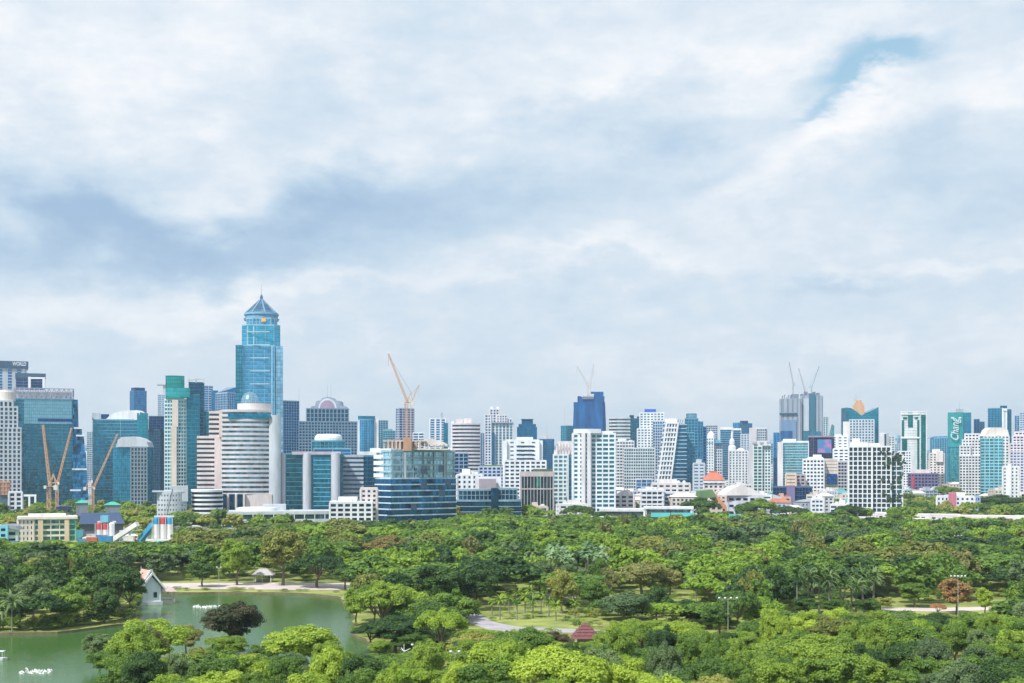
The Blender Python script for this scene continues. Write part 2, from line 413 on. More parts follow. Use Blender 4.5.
# 6 wide teal office
D = 1500; p = ff(93, 148, D, 40)
t = building('office_building', 'wide dark teal office with thin pale floor lines and white curved roof shell', p)
facade(t, p, 0, PZ(420, D), wall((.3, .45, .52)), te, bh=.45, bw=30, pw=.4, fh=4.0, out=.4, mode='rows')
b = MB(); pts = [(PX(x, D), PZ(y, D)) for x, y in ((104, 420), (108, 416), (114, 412.5), (122, 410.5), (136, 410), (139, 412), (137, 419.8))]
b.outline(pts, D+4, 22); b.build('roof_shell', Wh, t)
b = MB(); b.prism(ff(92, 100, D+8, 20), PZ(419.5, D), PZ(413, D)); b.build('plant_room', Lg, t)
b = MB(); b.prism(ff(101, 109, D+10, 20), PZ(419.6, D), PZ(414, D)); b.build('roof_unit', nv, t)
b = MB(); b.prism(ff(137, 148, D-2, 10), PZ(500, D), PZ(413, D)); b.build('stair_tower', G((.03, .36, .45)), t)
# 7 blue tower
D = 2150; t, z = simple('office_tower', 'slim blue glass tower with chamfered top standing alone behind the wide teal office', fc(130, 134, 146.4, D, 50), 391, D, wall((.05, .2, .35)), bl, bh=.3, bw=8, pw=.3)
b = MB(); b.prism(offs(fc(131, 135, 145, D+2, 50), 0), z, z+6); b.build('roof_slab', nv, t)
# 8 teal lower tower with vaulted roof
D = 1330; p = fc(113, 131, 152, D, 30)
t = building('office_building', 'dark glass block with pale vaulted roof below the wide teal office', p)
facade(t, p, 0, PZ(447, D), wall((.05, .2, .27)), te, bh=.25, bw=3, pw=.2, fh=4, out=.15)
fp = ff(131, 147, D-2.5, 5); facade(t, fp, 0, PZ(447.5, D), wall((.24, .32, .38)), wd, bh=1.2, bw=3.4, pw=1.3, fh=3.9, wname='punched_wall')
b = MB(); pts = [(PX(x, D), PZ(y, D)) for x, y in ((116, 447), (118, 440), (122, 437), (134, 436.5), (142, 438.5), (147, 442), (149, 447))]
b.outline(pts, D-1, 20); b.build('vaulted_roof', Lg, t)
# 9
D = 1620; p = fc(145, 160, 188, D, 35)
t = building('office_tower', 'dark navy office block with ribbed sides left of the green crowned residential tower', p)
facade(t, p, 0, PZ(430, D), wall((.02, .08, .14)), G((.01, .09, .17)), bh=.5, bw=5, pw=.4)
p2_ = ff(149, 168, D+8, 20); facade(t, p2_, PZ(430, D), PZ(416.5, D), wall((.04, .1, .16)), nv, bh=.5, bw=5, pw=.4, wname='penthouse_wall')
# 10
D = 2500; t, z = simple('residential_tower', 'slender pale grey tower with thin overhanging roof blade behind the green crowned tower', ff(158, 169, D, 22), 395, D, Lg, sk, bh=1.3, bw=6, pw=1.5)
b = MB(); b.prism(ff(157, 170, D, 24), PZ(385, D), PZ(384, D)); b.prism(ff(163, 169, D+3, 14), z, PZ(385, D)+.5); b.build('roof_blade', Lg, t)
# 11 residential tower
D = 1200; p = ff(165, 186, D, 26, bulge=3)
t = building('residential_tower', 'slim balconied tower with sea green glass crown and cream vertical stripe', p, 'tower block')
zc = PZ(400, D)
facade(t, p, 0, zc, wall((.55, .66, .7)), G((.04, .3, .36), line=0), bh=1.3, bw=5.5, pw=.6, fh=3.5, out=.7, mode='rows')
facade(t, ff(166, 184, D-2, 24, bulge=3), zc+1, PZ(377, D), gr, G((.04, .42, .38)), bh=.3, bw=6, pw=.2, wname='crown_frame')
b = MB(); b.prism(ff(165.5, 190, D-3.4, 26, bulge=3), PZ(397, D), PZ(388, D)); b.build('crown_glass', G((.04, .42, .43), metal=.6), t)
b = MB(); b.prism(ff(172, 178, D-5, 6), PZ(427, D), PZ(400, D)); b.prism(ff(171.2, 176.6, D-5, 6), 0, PZ(427, D)-.1); b.build('vertical_fin', wall((.74, .66, .58)), t)
facade(t, ff(187, 199.5, D+3, 22), 0, PZ(395, D), wall((.04, .2, .28)), G((.012, .19, .29)), bh=.6, bw=4, pw=.2, out=.15, wname='wing_wall')
# 12
D = 1380; p = ff(189, 204, D, 26); t, z = simple('office_tower', 'dark blue green tower with open roof frame right of the green crowned tower', p, 383, D, wall((.02, .1, .16)), dk, bh=.6, bw=6, pw=.4)
b = MB()
for x in (189, 196, 203.6): b.bar((PX(x, D), D, z), (PX(x, D), D, PZ(378.6, D)), 1.2)
b.bar((PX(188, D), D, PZ(380.5, D)), (PX(204, D), D, PZ(378.6, D)), 1.3); b.build('roof_frame', Lg, t)
facade(t, ff(202, 211, D+4, 22), 0, PZ(412, D), wall((.03, .2, .26)), G((.02, .2, .26)), bh=.7, bw=6, pw=.3, wname='wing_wall')
# 13
D = 2050
simple('office_tower', 'narrow tower with pale upper storeys just right of the open roof frame', ff(204, 213, D, 22), 386, D, Lg, bl, bh=.8, bw=7)
simple('office_tower', 'narrow blue glass tower between the open roof frame and the sloping roofed block', ff(211.6, 218, D-60, 22), 391, D-60, wall((.05, .2, .3)), bl, bh=.4)
D = 1900; p = fc(216, 227, 238, D, 42)
t, z = simple('office_tower', 'two toned grey and blue block with sloping roof left of the spired tower', p, 393, D, wall((.4, .52, .6)), bl, bh=.5, bw=4, pw=.6)
b = MB(); q = offs(p, -.5)
vs = [(x, y, z+.3) for x, y in q] + [(q[0][0], q[0][1], z+4.5), (q[1][0], q[1][1], z+10), (q[2][0], q[2][1], z+10), (q[3][0], q[3][1], z+1)]
b.add(vs, [(0,1,5,4), (1,2,6,5), (2,3,7,6), (3,0,4,7), (4,5,6,7), (3,2,1,0)]); b.build('sloping_roof', bl, t)

# 14 the tall spired tower
D = 1300; p = ff(236, 282, D, 44, ch=7)
t = building('skyscraper', 'tallest tower, pale blue glass with pointed roof and spire', p)
fm, gm = wall((.26, .5, .64), .4), G((.09, .38, .6), bw=2.2, var=.35, fh=4, line=.2)
facade(t, p, 0, PZ(346, D), fm, gm, bh=.3, bw=9, pw=.35, fh=4, out=.25)
facade(t, ff(242, 280, D+2, 40, ch=6), PZ(346, D), PZ(325, D), fm, G((.06, .42, .62), bw=2.2, var=.3, fh=4, line=.2), bh=.3, bw=9, pw=.35, fh=4, out=.25, wname='setback_wall')
facade(t, ff(246.5, 277, D+4, 34, ch=6), PZ(325, D), PZ(318, D), fm, gm, bh=.5, bw=4, pw=.6, fh=4, out=.3, wname='drum_wall')
cxx, cyy = PX(261.5, D+22), D+22
w_ = lambda px: px / F * (D+22)
b = MB(); b.lathe(cxx, cyy, [(w_(17), PZ(318.4, D)), (w_(17.6), PZ(316.5, D)), (w_(16.2), PZ(316, D)), (w_(16.2), PZ(313.5, D)), (w_(17.3), PZ(313, D)), (w_(16.8), PZ(311, D))], 24); b.build('cornice', wall((.16, .34, .5)), t)
b = MB(); b.lathe(cxx, cyy, [(w_(16), PZ(311.4, D)), (w_(1.6), PZ(297, D)), (w_(1.4), PZ(293.5, D)), (w_(.4), PZ(291.5, D))], 8, R(22.5)); pyr_ = b.build('pyramid_roof', G((.14, .3, .46), bw=3, fh=5), t)
b = MB()
for k in range(8):
    a = R(22.5 + 45*k); b.bar((cxx + w_(16.2)*math.cos(a), cyy + w_(16.2)*math.sin(a), PZ(311, D)), (cxx + w_(1.5)*math.cos(a), cyy + w_(1.5)*math.sin(a), PZ(297, D)+.3), .9)
b.build('roof_rib', wall((.22, .36, .5)), pyr_)
b = MB(); b.bar((cxx, cyy, PZ(292, D)), (cxx, cyy, PZ(281, D)), .8, taper=.3); b.build('spire', STEEL, pyr_)
b = MB(); b.box(PX(263, D), D+3, PZ(321.4, D), 4.6, 1.4, 3.6); b.build('emblem', wall((.75, .45, .15)), t)
b = MB()
for px_, y0, y1 in ((247, 495, 326), (253.5, 495, 326), (244, 495, 346), (272, 495, 346)):
    b.bar((PX(px_, D-1), D-1.2 + (2 if y1 < 330 else 0), PZ(y0, D)), (PX(px_, D-1), D-1.2 + (2 if y1 < 330 else 0), PZ(y1, D)), .8)
for yy in (332, 345, 358, 371, 384): b.bar((PX(247, D), D-1.3, PZ(yy, D)), (PX(270, D), D-1.3, PZ(yy, D)), .9)
b.build('facade_frame', wall((.42, .62, .74)), t)
b = MB(); b.prism(ff(235.6, 243, D-2, 20), 0, PZ(345.5, D)); b.build('side_shaft', G((.05, .3, .42), fh=4, bw=2.4, line=.7), t)
b = MB(); b.prism(ff(276, 283, D-1.5, 20), 0, PZ(346, D)); b.build('pale_side_wall', G((.25, .5, .66), fh=4, bw=3), t)

# 15 rounded white banded building with dome
D = 1050; p = ff(222, 271, D, 40, bulge=5, n=13)
t = building('hospital', 'white banded building with curved glass front and small dome roof', p)
gl = G((.1, .3, .42), var=.9, bw=1.5, line=.1)
zb, zt = PZ(494, D), PZ(411, D)
facade(t, p, zb, zt, wall((.6, .58, .6)), G((.1, .22, .3), var=1.3, bw=2.2, line=.15), bh=1.95, bw=60, pw=0, fh=3.75, out=.5, mode='rows')
lp = ff(197.5, 224, D+6, 34); facade(t, lp, 0, PZ(437, D), Pk, G((.06, .09, .12), line=0), bh=2.0, bw=60, pw=0, fh=3.75, out=.5, mode='rows', wname='wing_wall')
lp = ff(209.5, 224, D+7, 30); facade(t, lp, PZ(437, D)+1, PZ(412, D), Pk, G((.06, .09, .12), line=0), bh=2.0, bw=60, pw=0, fh=3.75, out=.5, mode='rows', wname='wing_wall')
b = MB(); b.prism(ff(214.5, 222, D-.5, 12), PZ(494, D), PZ(437, D)); b.prism(ff(219, 223.5, D-.2, 12), PZ(437, D), PZ(410.5, D)); b.build('corner_pier', wall((.7, .6, .59)), t)
b = MB(); b.prism(ff(228, 270, D-5.6, 3), PZ(418.8, D), PZ(414, D)); b.build('sky_lobby', te, t)
b = MB(); b.prism(ff(269, 281, D+2, 36, bulge=2), 0, PZ(415, D)); b.build('end_wall', wall((.5, .56, .62)), t)
b = MB()
for k in range(19): b = MB(); b.prism(ff(270.2, 273.5, D-.8, 3), PZ(420, D)-k*3.75, PZ(420, D)-k*3.75+1.4); b.build('end_window', wd, t)
b = MB(); b.lathe(PX(255, D+18), D+18, [(14.3, zt+.8), (14.3, PZ(403, D))], 32); drum_ = b.build('roof_drum', Pk, t)
b = MB(); r0 = 7.2; prof = [(r0*1.04, PZ(403, D)), (r0*1.04, PZ(402, D))] + [(r0*math.cos(a), PZ(402, D) + 9*math.sin(a)) for a in [R(x) for x in range(0, 90, 11)]] + [(.3, PZ(402, D)+9.2), (.3, PZ(402, D)+12)]
b.lathe(PX(250, D+14), D+14, prof, 20); b.build('dome', G((.3, .5, .62), fh=2, bw=1.4), drum_)
b = MB()
for px_ in (222, 230, 238, 246): b.box(PX(px_, D), D-7, 0, 1.5, 3, zb)
b.prism(ff(246, 272, D-5, 30), 0, zb-.1); b.build('podium_pier', Pk, t)
b = MB(); b.prism(ff(222, 247, D-3, 30), 0, zb-.15); b.build('podium_glazing', dk, t)
# curved decks beside it
D = 1010; p = ff(192, 222, D, 28, bulge=7, n=13)
t = building('car_park', 'low car park of curved white decks at the foot of the white banded building', p)
facade(t, p, 0, PZ(491, D), Wh, G((.04, .06, .08), line=0), bh=1.5, bw=90, pw=0, fh=3.3, out=.8, mode='rows')
# white podium
D = 1000; p = ff(158, 186, D, 26, bulge=5, n=11)
t = building('podium_building', 'low white curved podium with thin flat roof below the green crowned tower', p)
facade(t, p, 0, PZ(493, D), Lg, G((.3, .4, .45), line=0), bh=2.2, bw=12, pw=1.2, fh=3.6, out=.4)
b = MB(); b.prism(ff(152, 184, D-4, 26), PZ(492, D), PZ(491, D)); b.prism(ff(171, 188, D-3, 20), PZ(491, D)-8, PZ(486, D)); b.build('flat_roof', Lg, t)
# white canopy building
D = 960; p = ff(222, 345, D, 34, bulge=3, n=13)
t = building('podium_building', 'long low white podium with sweeping flat roof in front of the columned block', p)
facade(t, p, 0, PZ(512.5, D), Lg, G((.06, .14, .18), line=0), bh=2.6, bw=6, pw=.7, fh=5, out=.7, mode='rows')
b = MB(); b.lathe(PX(257, D+16), D+16, [(16, PZ(511.8, D)), (15, PZ(508.5, D)), (13, PZ(507.8, D))], 28); b.build('round_canopy', Wh, t)
b = MB(); b.prism(ff(263, 286, D+16, 16), PZ(512, D), PZ(505, D)); b.prism(ff(330, 344, D+2, 16), PZ(512, D), PZ(505, D)); b.build('roof_pavilion', Lg, t)
# 17
D = 1700; p = fc(278, 281, 299, D, 55)
t, z = simple('office_tower', 'dark blue grid tower with roof mast between the spired tower and the arched hotel', p, 401, D, wall((.13, .3, .42)), nv, bh=.7, bw=3.6, pw=.6, mode='merged')
antenna(t, 298, D, 401, 388)
# 18 arched hotel
D = 1560; fm = wall((.17, .26, .37)); gm = G((.015, .1, .16), line=0)
p = ff(299, 357, D, 34); t = building('hotel', 'grey gridded hotel slab crowned by a pink arched crest and two masts', p, 'hotel')
facade(t, p, 0, PZ(422, D), fm, gm, bh=1.1, bw=3.7, pw=1.0, fh=3.6, out=.5)
facade(t, ff(306.5, 348.5, D+.5, 30), PZ(422, D), PZ(409, D), fm, gm, bh=.9, bw=4.4, pw=1.3, fh=4.5, out=.5, wname='upper_wall')
b = MB(); P_ = lambda L: [(PX(x, D), PZ(y, D)) for x, y in L]
b.outline(P_([(309, 409), (311, 406), (314.5, 405.5), (315.5, 401), (320, 400), (322, 397.5), (327, 396.5), (332, 397.5), (334, 400), (340, 401), (341, 405.5), (344.5, 406), (347, 409)]), D+5, 22); b.build('crest', wall((.28, .36, .46)), t)
arc = lambda r, n=15: [(327 + r*math.cos(math.pi*i/n), 409 - r*1.18*math.sin(math.pi*i/n)) for i in range(n+1)]
b = MB(); b.outline(P_(arc(9.2)), D+3.4, 2); b.build('arch_rim', wall((.62, .66, .72)), t)
b = MB(); b.outline(P_(arc(7.6)), D+2.6, 2); b.build('arch_panel', wall((.34, .27, .38)), t)
antenna(t, 326, D, 397, 384, y=D+12); antenna(t, 329.3, D, 397, 384, y=D+14)
# 19 white domed
D = 1240; p = ff(312, 345, D, 30, bulge=4); t, z = simple('office_building', 'low teal glass block capped by a flat white rounded roof shell', p, 441.5, D, wall((.1, .3, .36)), te, bh=.5, bw=20, pw=.4, mode='rows')
b = MB(); cx_, cy2 = PX(328.5, D+15), D+15; rr = 14/F*D
b.lathe(cx_, cy2, [(rr, z), (rr*1.0, PZ(438, D)), (rr*.94, PZ(435.5, D)), (rr*.8, PZ(434, D)), (rr*.3, PZ(433.6, D))], 28); b.build('roof_shell', Wh, t)
facade(t, ff(314, 351, D-6, 10), 0, PZ(449, D), wall((.2, .4, .48)), bl, bh=.6, bw=20, wname='lower_wall')
# 20 columned block
D = 1060; p = ff(280, 343, D, 34); st = wall((.52, .55, .62)); gm = G((.02, .14, .2), bw=1.8)
t = building('office_building', 'dark glass block between tall round stone coloured columns', p)
zt = PZ(454, D); facade(t, p, 0, zt, wall((.1, .25, .32)), gm, bh=.4, bw=30, pw=.3, fh=3.7, out=.2, mode='rows')
for px_, w in ((283.5, 7.5), (307, 8.5), (335.5, 9)):
    b = MB(); b.lathe(PX(px_, D-1), D-1, [(w/F*D/2, 0), (w/F*D/2, PZ(453, D))], 24); b.build('column', st, t, smooth=False)
b = MB(); b.prism(ff(292, 341, D-2.5, 36), PZ(454.6, D), PZ(451.6, D)); b.build('roof_slab', wall((.5, .45, .52)), t)
b = MB()
for k in range(12): b.prism(ff(313.5, 330.5, D-1.2, 3), PZ(460, D) - k*3.7 - .6, PZ(460, D) - k*3.7)
b.build('bay_band', wall((.2, .45, .52)), t)
b = MB(); b.prism(ff(313, 331, D-.8, 3), 0, PZ(457, D)); b.build('bay_window', te, t)
D = 1085; p = ff(340, 363, D, 30)
t, z = simple('office_building', 'grey slab with dark ribbon windows at the right of the columned block', p, 456, D, wall((.45, .5, .58)), G((.03, .1, .16), line=0), bh=2.0, bw=80, pw=0, fh=3.7, out=.4, mode='rows')
# 21
D = 1150; p = ff(361, 379, D, 30); t, z = simple('office_building', 'plain dark teal glass block with white roof deck left of the building site tower', p, 456.5, D, wall((.06, .2, .28)), dk, bh=.3, bw=5, pw=.2)
b = MB(); b.prism(ff(357, 384, D+2, 28), z+1.2, PZ(451.5, D)); b.prism(ff(370, 380, D+6, 14), z+1, PZ(448, D)); b.build('roof_deck', Wh, t)
# 22
D = 1900; t = building('office_tower', 'bright blue glass tower with white end walls and dark cap', ff(357, 378, D, 30))
facade(t, ff(360, 374, D-3, 26, bulge=4), 0, PZ(420, D), wall((.1, .35, .55)), G((.05, .35, .6), bw=2.4), bh=.3, bw=6, pw=.3)
b = MB(); b.prism(ff(373.4, 378.5, D, 30), 0, PZ(418.5, D)); b.prism(ff(356.8, 361, D, 30), 0, PZ(424, D)); b.build('end_wall', Wh, t)
b = MB(); b.prism(ff(358, 375, D-1, 26, bulge=3), PZ(420, D)+1.1, PZ(416, D)); b.build('roof_cap', te, t)
# 23, 24
D = 2350; simple('office_tower', 'teal block with slanting shoulder right of the white walled blue tower', ff(378, 388, D, 30), 420.5, D, Gy, te, bh=.4)
simple('office_building', 'low teal block with dark windows between the blue tower and orange crane', ff(383, 397, 2150, 30), 431, 2150, wall((.15, .35, .42)), te, bh=1.0, seed=3)
simple('residential_tower', 'grey blue tower with pale balcony stripes standing behind the orange crane mast', fc(396, 399, 414, 1900, 60), 408.5, 1900, wall((.42, .5, .62)), nv, bh=1.2, bw=6, pw=1.4)
simple('residential_tower', 'low white and blue tower showing right of the orange crane mast', ff(413, 424, 1750, 30), 433, 1750, Wh, bl, bh=1.4, bw=6, pw=1)

# 25 the half finished glass building
D = 975; za, zm, zt = 0, PZ(478.5, D), PZ(451, D); rg = random.Random(5)
p = fc(375.5, 391, 456, D, 52)
t = building('unfinished_building', 'half glazed office under construction, blue glass with pale floor lines and bare concrete roof', p, 'building')
facade(t, p, za, zm, wall((.58, .7, .8)), G((.008, .15, .34), bw=1.6, var=.7), bh=.95, bw=60, pw=0, fh=4.7, out=.5, mode='rows', top=False)
up = offs(p, -1.2)
facade(t, up, zm, zt, wall((.36, .5, .6)), G((.3, .55, .66), metal=.4, bw=1.5, var=.8), bh=1.3, bw=9, pw=.4, fh=4.7, out=.9, wname='open_floor')
b = MB()
for k in range(5): b.box(PX(384, D), D+14, zm+.8+k*4.7, 18, 8, 3.0, R(-38))
b.build('site_hoarding', Wh, t)
# roof level: unfinished storeys, props, wall
q = offs(p, -3); x0, x1 = PX(382, D), PX(424, D)
b = MB(); b.box((x0+x1)/2, D+22, zt+.9, x1-x0, 22, .6); b.box((x0+x1)/2, D+22, zt+7.4, x1-x0+1, 23, .8)
for i in range(9):
    b.box(x0 + (x1-x0)*i/8*.98+.4, D+11.6, zt+1.4, .7, .7, 6.1)
b.build('roof_storey', wall((.6, .52, .5)), t)
b = MB(); b.box((x0+x1)/2 - 2, D+15, zt+1.5, x1-x0-8, 3, 5.6); b.build('concrete_core', wall((.5, .48, .48)), t)
b = MB(); b.box(PX(431, D), D+18, zt+.9, PX(449, D)-PX(414, D), 20, 1); 
vs = PX(412, D), PX(452, D)
b.outline([(vs[0]+6, zt+4), (vs[0]+4, PZ(444, D)), (vs[0]+7, PZ(439.5, D)), (vs[0]+14, PZ(438, D)), (PX(441, D), PZ(441, D)), (vs[1]-2, PZ(446, D)), (vs[1]-3, zt+4)], D+20, 12)
b.build('roof_deck', wall((.62, .6, .58)), t)
b = MB()
for i in range(26):
    x = rg.uniform(PX(385, D), PX(448, D)); y = D + rg.uniform(11, 20); s_ = rg.uniform(.5, 1.6)
    b.box(x, y, zt+1.5+ (6.9 if x < x1 else 2), s_, s_, rg.uniform(.7, 1.8), rg.random())
b.build('stacked_materials', wall((.35, .33, .3)), t)
b = MB()
for i in range(9): x = PX(387 + i*4, D); b.box(x, D+10.5, zt+1.4, 1.3, 1, 6)
b.build('formwork', wall((.5, .38, .32)), t)
b = MB(); b.box(PX(407, D), D+6, zt+.2, 6.2, 5.5, 9.5); b.build('crane_collar', wall((.45, .27, .18)), t)
b = MB(); b.box(PX(405, D), D+1.2, zm+.2, 1.6, 1.4, 19); b.box(PX(445, D), D+18, zm+.2, 1.4, 1.4, 19); b.build('hoist_track', Gy, t)
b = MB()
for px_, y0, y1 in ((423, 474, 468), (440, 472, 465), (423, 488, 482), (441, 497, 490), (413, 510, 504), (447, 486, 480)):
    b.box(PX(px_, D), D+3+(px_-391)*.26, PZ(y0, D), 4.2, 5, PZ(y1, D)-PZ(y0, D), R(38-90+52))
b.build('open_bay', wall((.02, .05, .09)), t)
# 26
D = 930; p = ff(330, 372, D, 22); simple('apartment_block', 'low white apartments with rows of small windows left of the building site tower', p, 503, D, Wh, wd, bh=1.3, bw=4.8, pw=1.5, fh=3.1, mode='cells', cat='apartment block', seed=21)
D = 945; p = ff(361, 377, D, 20); simple('apartment_block', 'taller pinkish white apartment block with balcony openings beside the building site tower', p, 489, D, Pk, wd, bh=1.7, bw=4.2, pw=2, fh=3.2, mode='cells', cat='apartment block')
# 27, 28, 29
simple('office_building', 'dark blue gridded office just right of the building site tower', ff(450, 468, 1280, 30), 453.5, 1280, wall((.25, .38, .46)), nv, bh=.8, bw=4, pw=.8)
D = 2000; p = ff(430, 446, D, 30); t, z = simple('residential_tower', 'white and blue tower with a short dark mast between crane and round cornered tower', p, 419, D, Wh, bl, bh=1.1, bw=8, pw=2.6, seed=None)
b = MB(); b.box(PX(441.5, D), D+8, z, 3, 3, 10); b.build('mast_block', Gy, t)
b = MB(); b.prism(ff(443.6, 448, D-2, 28), 0, PZ(423, D)); b.build('glass_edge', te, t)
D = 1500; p = ff(452.5, 480, D, 34, bulge=5, n=11)
t, z = simple('office_tower', 'round cornered white tower ringed with even dark window bands', p, 424, D, wall((.66, .62, .66)), G((.05, .1, .15), line=0), bh=2.1, bw=90, pw=0, fh=4.2, out=.5, mode='rows')
b = MB(); b.prism(ff(451, 454, D+1, 30), 0, PZ(421, D)); b.build('white_fin', Wh, t)
b = MB(); b.prism(ff(456, 463, D+8, 14), z, PZ(418.6, D)); b.prism(ff(464, 471.5, D+8, 14), z, PZ(418, D)); b.build('plant_room', Pk, t)
simple('office_tower', 'small blue tower half hidden beside the round cornered banded tower', ff(478, 485, 2300, 26), 433, 2300, Lg, bl, bh=.5)
# 31 ornate white
D = 1680; p = ff(488, 513, D, 30); t = building('residential_tower', 'tall ornate white tower with stepped crown and blue glass strips', p, 'tower block')
facade(t, p, 0, PZ(423, D), wall((.68, .7, .72)), G((.12, .3, .4)), bh=.5, bw=4.4, pw=1.5, fh=3.6)
for x0, x1, y0 in ((485, 491, 415), (490, 499, 409.5), (497, 507, 415.5), (504, 512, 419)):
    facade(t, ff(x0, x1, D-2 - (x0 % 3)*.6, 16), 0 if x0 == 485 else PZ(423.4, D)+1, PZ(y0, D), wall((.7, .68, .7)), bl, bh=1.2, bw=3.5, pw=1.4, wname='turret')
b = MB(); b.prism(ff(491, 494.6, D-3.4, 3), 0, PZ(433, D)); b.build('glass_strip', G((.02, .2, .4)), t)
for x in (491.5, 497.5): b = MB(); b.box(PX(x, D), D+6, PZ(409.5, D), 3, 3, 4); b.build('finial', Wh, t)
# 32 pagoda-like dark blue
D = 2100; t = building('office_tower', 'dark blue tower narrowing in steps to a flared cap', ff(517, 537, D, 30)); m_ = G((.01, .17, .33), fh=3.4, bw=3)
b = MB()
for x0, x1, y0, y1 in ((517, 537, 520, 427), (518.5, 536, 427, 424), (521.5, 533, 424, 420.5)): b.prism(ff(x0, x1, D + (538-x1), 30-(537-x1)), max(0, PZ(y0, D)), PZ(y1, D))
b.build('glass_body', m_, t)
b = MB(); b.prism(offs(ff(522, 532.5, D+4, 20), 0), PZ(420.5, D), PZ(419, D), offs(ff(521, 533.5, D+2, 24), 0)); b.build('cap', nv, t)
# 33 white stepped
D = 1320; p = ff(506.5, 539, D, 30); t = building('office_building', 'white block with a recessed panel of grey ribbon windows', p)
facade(t, p, 0, PZ(440.5, D), Wh, G((.2, .25, .28), line=0), bh=2.6, bw=11, pw=7.5, fh=4.2, out=.4)
b = MB(); b.prism(ff(516.5, 533, D+2, 20), PZ(440, D), PZ(437, D)); b.build('plant_room', Wh, t)
b = MB()
for k in range(6): b.prism(ff(516.5, 534, D-.9, 2), PZ(447, D)-k*4.2, PZ(447, D)-k*4.2+1.5)
b.build('ribbon_window', wd, t)
D = 1260; p = ff(504.5, 546, D, 26)
t, z = simple('office_building', 'lower white block with rows of dark windows in front of the panelled white one', p, 461, D, Wh, wd, bh=1.8, bw=5, pw=1.7, fh=3.6, mode='cells')
# 34
D = 2200; t, z = simple('office_tower', 'rounded deep blue glass block with thin mast right of the flared cap tower', ff(538, 554, D, 30, bulge=6), 439.5, D, wall((.04, .2, .38)), G((.02, .22, .42)), bh=.3, bw=7, pw=.3)
antenna(t, 547, D, 439, 424)
b = MB(); b.prism(ff(542, 550, D+10, 14), z, PZ(435, D)); b.build('plant_room', Pk, t)
# 35-37
D = 1190; t, z = simple('apartment_block', 'squat white block with square punched windows above the curved glass office', ff(457, 482, D, 26), 475, D, Wh, wd, bh=2.0, bw=5.0, pw=2.6, fh=4.4, mode='cells', cat='apartment block', seed=9)
b = MB(); b.prism(ff(462, 470, D+4, 10), z, PZ(469, D)); b.build('stair_tower', Wh, t)
D = 1390; t, z = simple('office_building', 'low blue and white building with planted roof below the ornate white tower', ff(479, 505, D, 26), 467, D, wall((.45, .55, .72)), nv, bh=1.5, bw=5, pw=1.6)
b = MB(); b.prism(ff(482, 503, D+2, 20), z+1, z+2.4); b.build('roof_garden', wall((.12, .2, .06), scale=.5, dirt_shade=.5), t)
D = 1075; t = building('office_building', 'low curved dark glass office in two wings, directly behind the park trees', ff(456, 521, D, 26))
m_ = wall((.2, .32, .4)); g_ = G((.015, .1, .17), bw=2)
facade(t, ff(456, 493, D, 24, bulge=5), 0, PZ(501, D), m_, g_, bh=.7, bw=90, pw=0, fh=4, out=.5, mode='rows')
facade(t, ff(459, 492, D+2, 22, bulge=4), PZ(501, D)+.9, PZ(490.5, D), m_, g_, bh=.5, bw=3.4, pw=.5, fh=4, out=.3, wname='upper_wall')
facade(t, ff(497, 521, D, 24, bulge=3), 0, PZ(501, D), m_, g_, bh=.7, bw=90, pw=0, fh=4, out=.5, mode='rows')
facade(t, ff(497.5, 517, D+2, 22), PZ(501, D)+.9, PZ(489.5, D), m_, g_, bh=.5, bw=3.4, pw=.5, fh=4, out=.3, wname='upper_wall')
b = MB(); b.prism(ff(491, 498.5, D-1.5, 26), 0, PZ(488, D)); b.build('stair_tower', G((.01, .1, .2), bw=2), t)
D = 1120; b = MB(); b.prism(ff(479, 496, D, 18), 0, PZ(479, D)); b.build('plant_tower', wall((.36, .32, .36)), t)
b = MB(); b.prism(ff(475, 501, D+20, 12), 0, PZ(477, D)); b.build('roof_screen', Wh, t)
# 38 vertical striped
D = 1130; p = ff(521, 553.5, D, 30); t = building('office_building', 'dark block striped by pale vertical piers with a thin band at mid height', p)
facade(t, p, 0, PZ(474.5, D), wall((.42, .4, .42)), G((.03, .08, .1), bw=1.7), bh=0, bw=2.9, pw=.55, out=.7, fh=10, corner=True)
b = MB(); b.prism(offs(p, .9), PZ(489.5, D), PZ(488.3, D)); b.prism(offs(p, .9), PZ(476.5, D), PZ(471.5, D)); b.build('cornice', wall((.48, .44, .44)), t)
b = MB(); b.prism(ff(536, 540, D-.45, 2), PZ(488, D), PZ(476.8, D)); b.build('green_panel', G((.02, .3, .22)), t)
b = MB(); b.prism(ff(533, 552, D+6, 14), PZ(472, D), PZ(469, D)); b.build('roof_garden', wall((.08, .13, .07), scale=.5, dirt_shade=.5), t)
# 39
D = 1190; p = ff(553.5, 568, D, 26); t = building('apartment_tower', 'white apartment tower with aqua balconies and stepped sloping roof', p, 'tower block')
facade(t, p, 0, PZ(455, D), wall((.7, .76, .78)), G((.1, .35, .42), line=0), bh=1.5, bw=4.6, pw=1.2, fh=3.9, out=.6, mode='cells')
facade(t, ff(567.5, 578, D+3, 22), 0, PZ(456, D), wall((.3, .55, .62)), G((.03, .3, .42)), bh=.5, bw=3, pw=.3, fh=3.9, wname='wing_wall')
b = MB()
for k, (x0, x1, y0, y1) in enumerate(((554, 577, 455.5, 450), (556, 576, 450, 445.5), (557.5, 574, 445.5, 441))): b.prism(ff(x0, x1, D+2+k*2.5, 22-k*4), PZ(y0, D)+(.8 if k == 0 else 0), PZ(y1, D))
b.build('stepped_roof', wall((.68, .66, .68)), t)
b = MB()
for i in range(6): b.box(PX(558+i*3, D), D+1.6, PZ(455, D)+1.5, 1, 1, 9)
b.build('roof_post', wall((.5, .45, .47)), t)
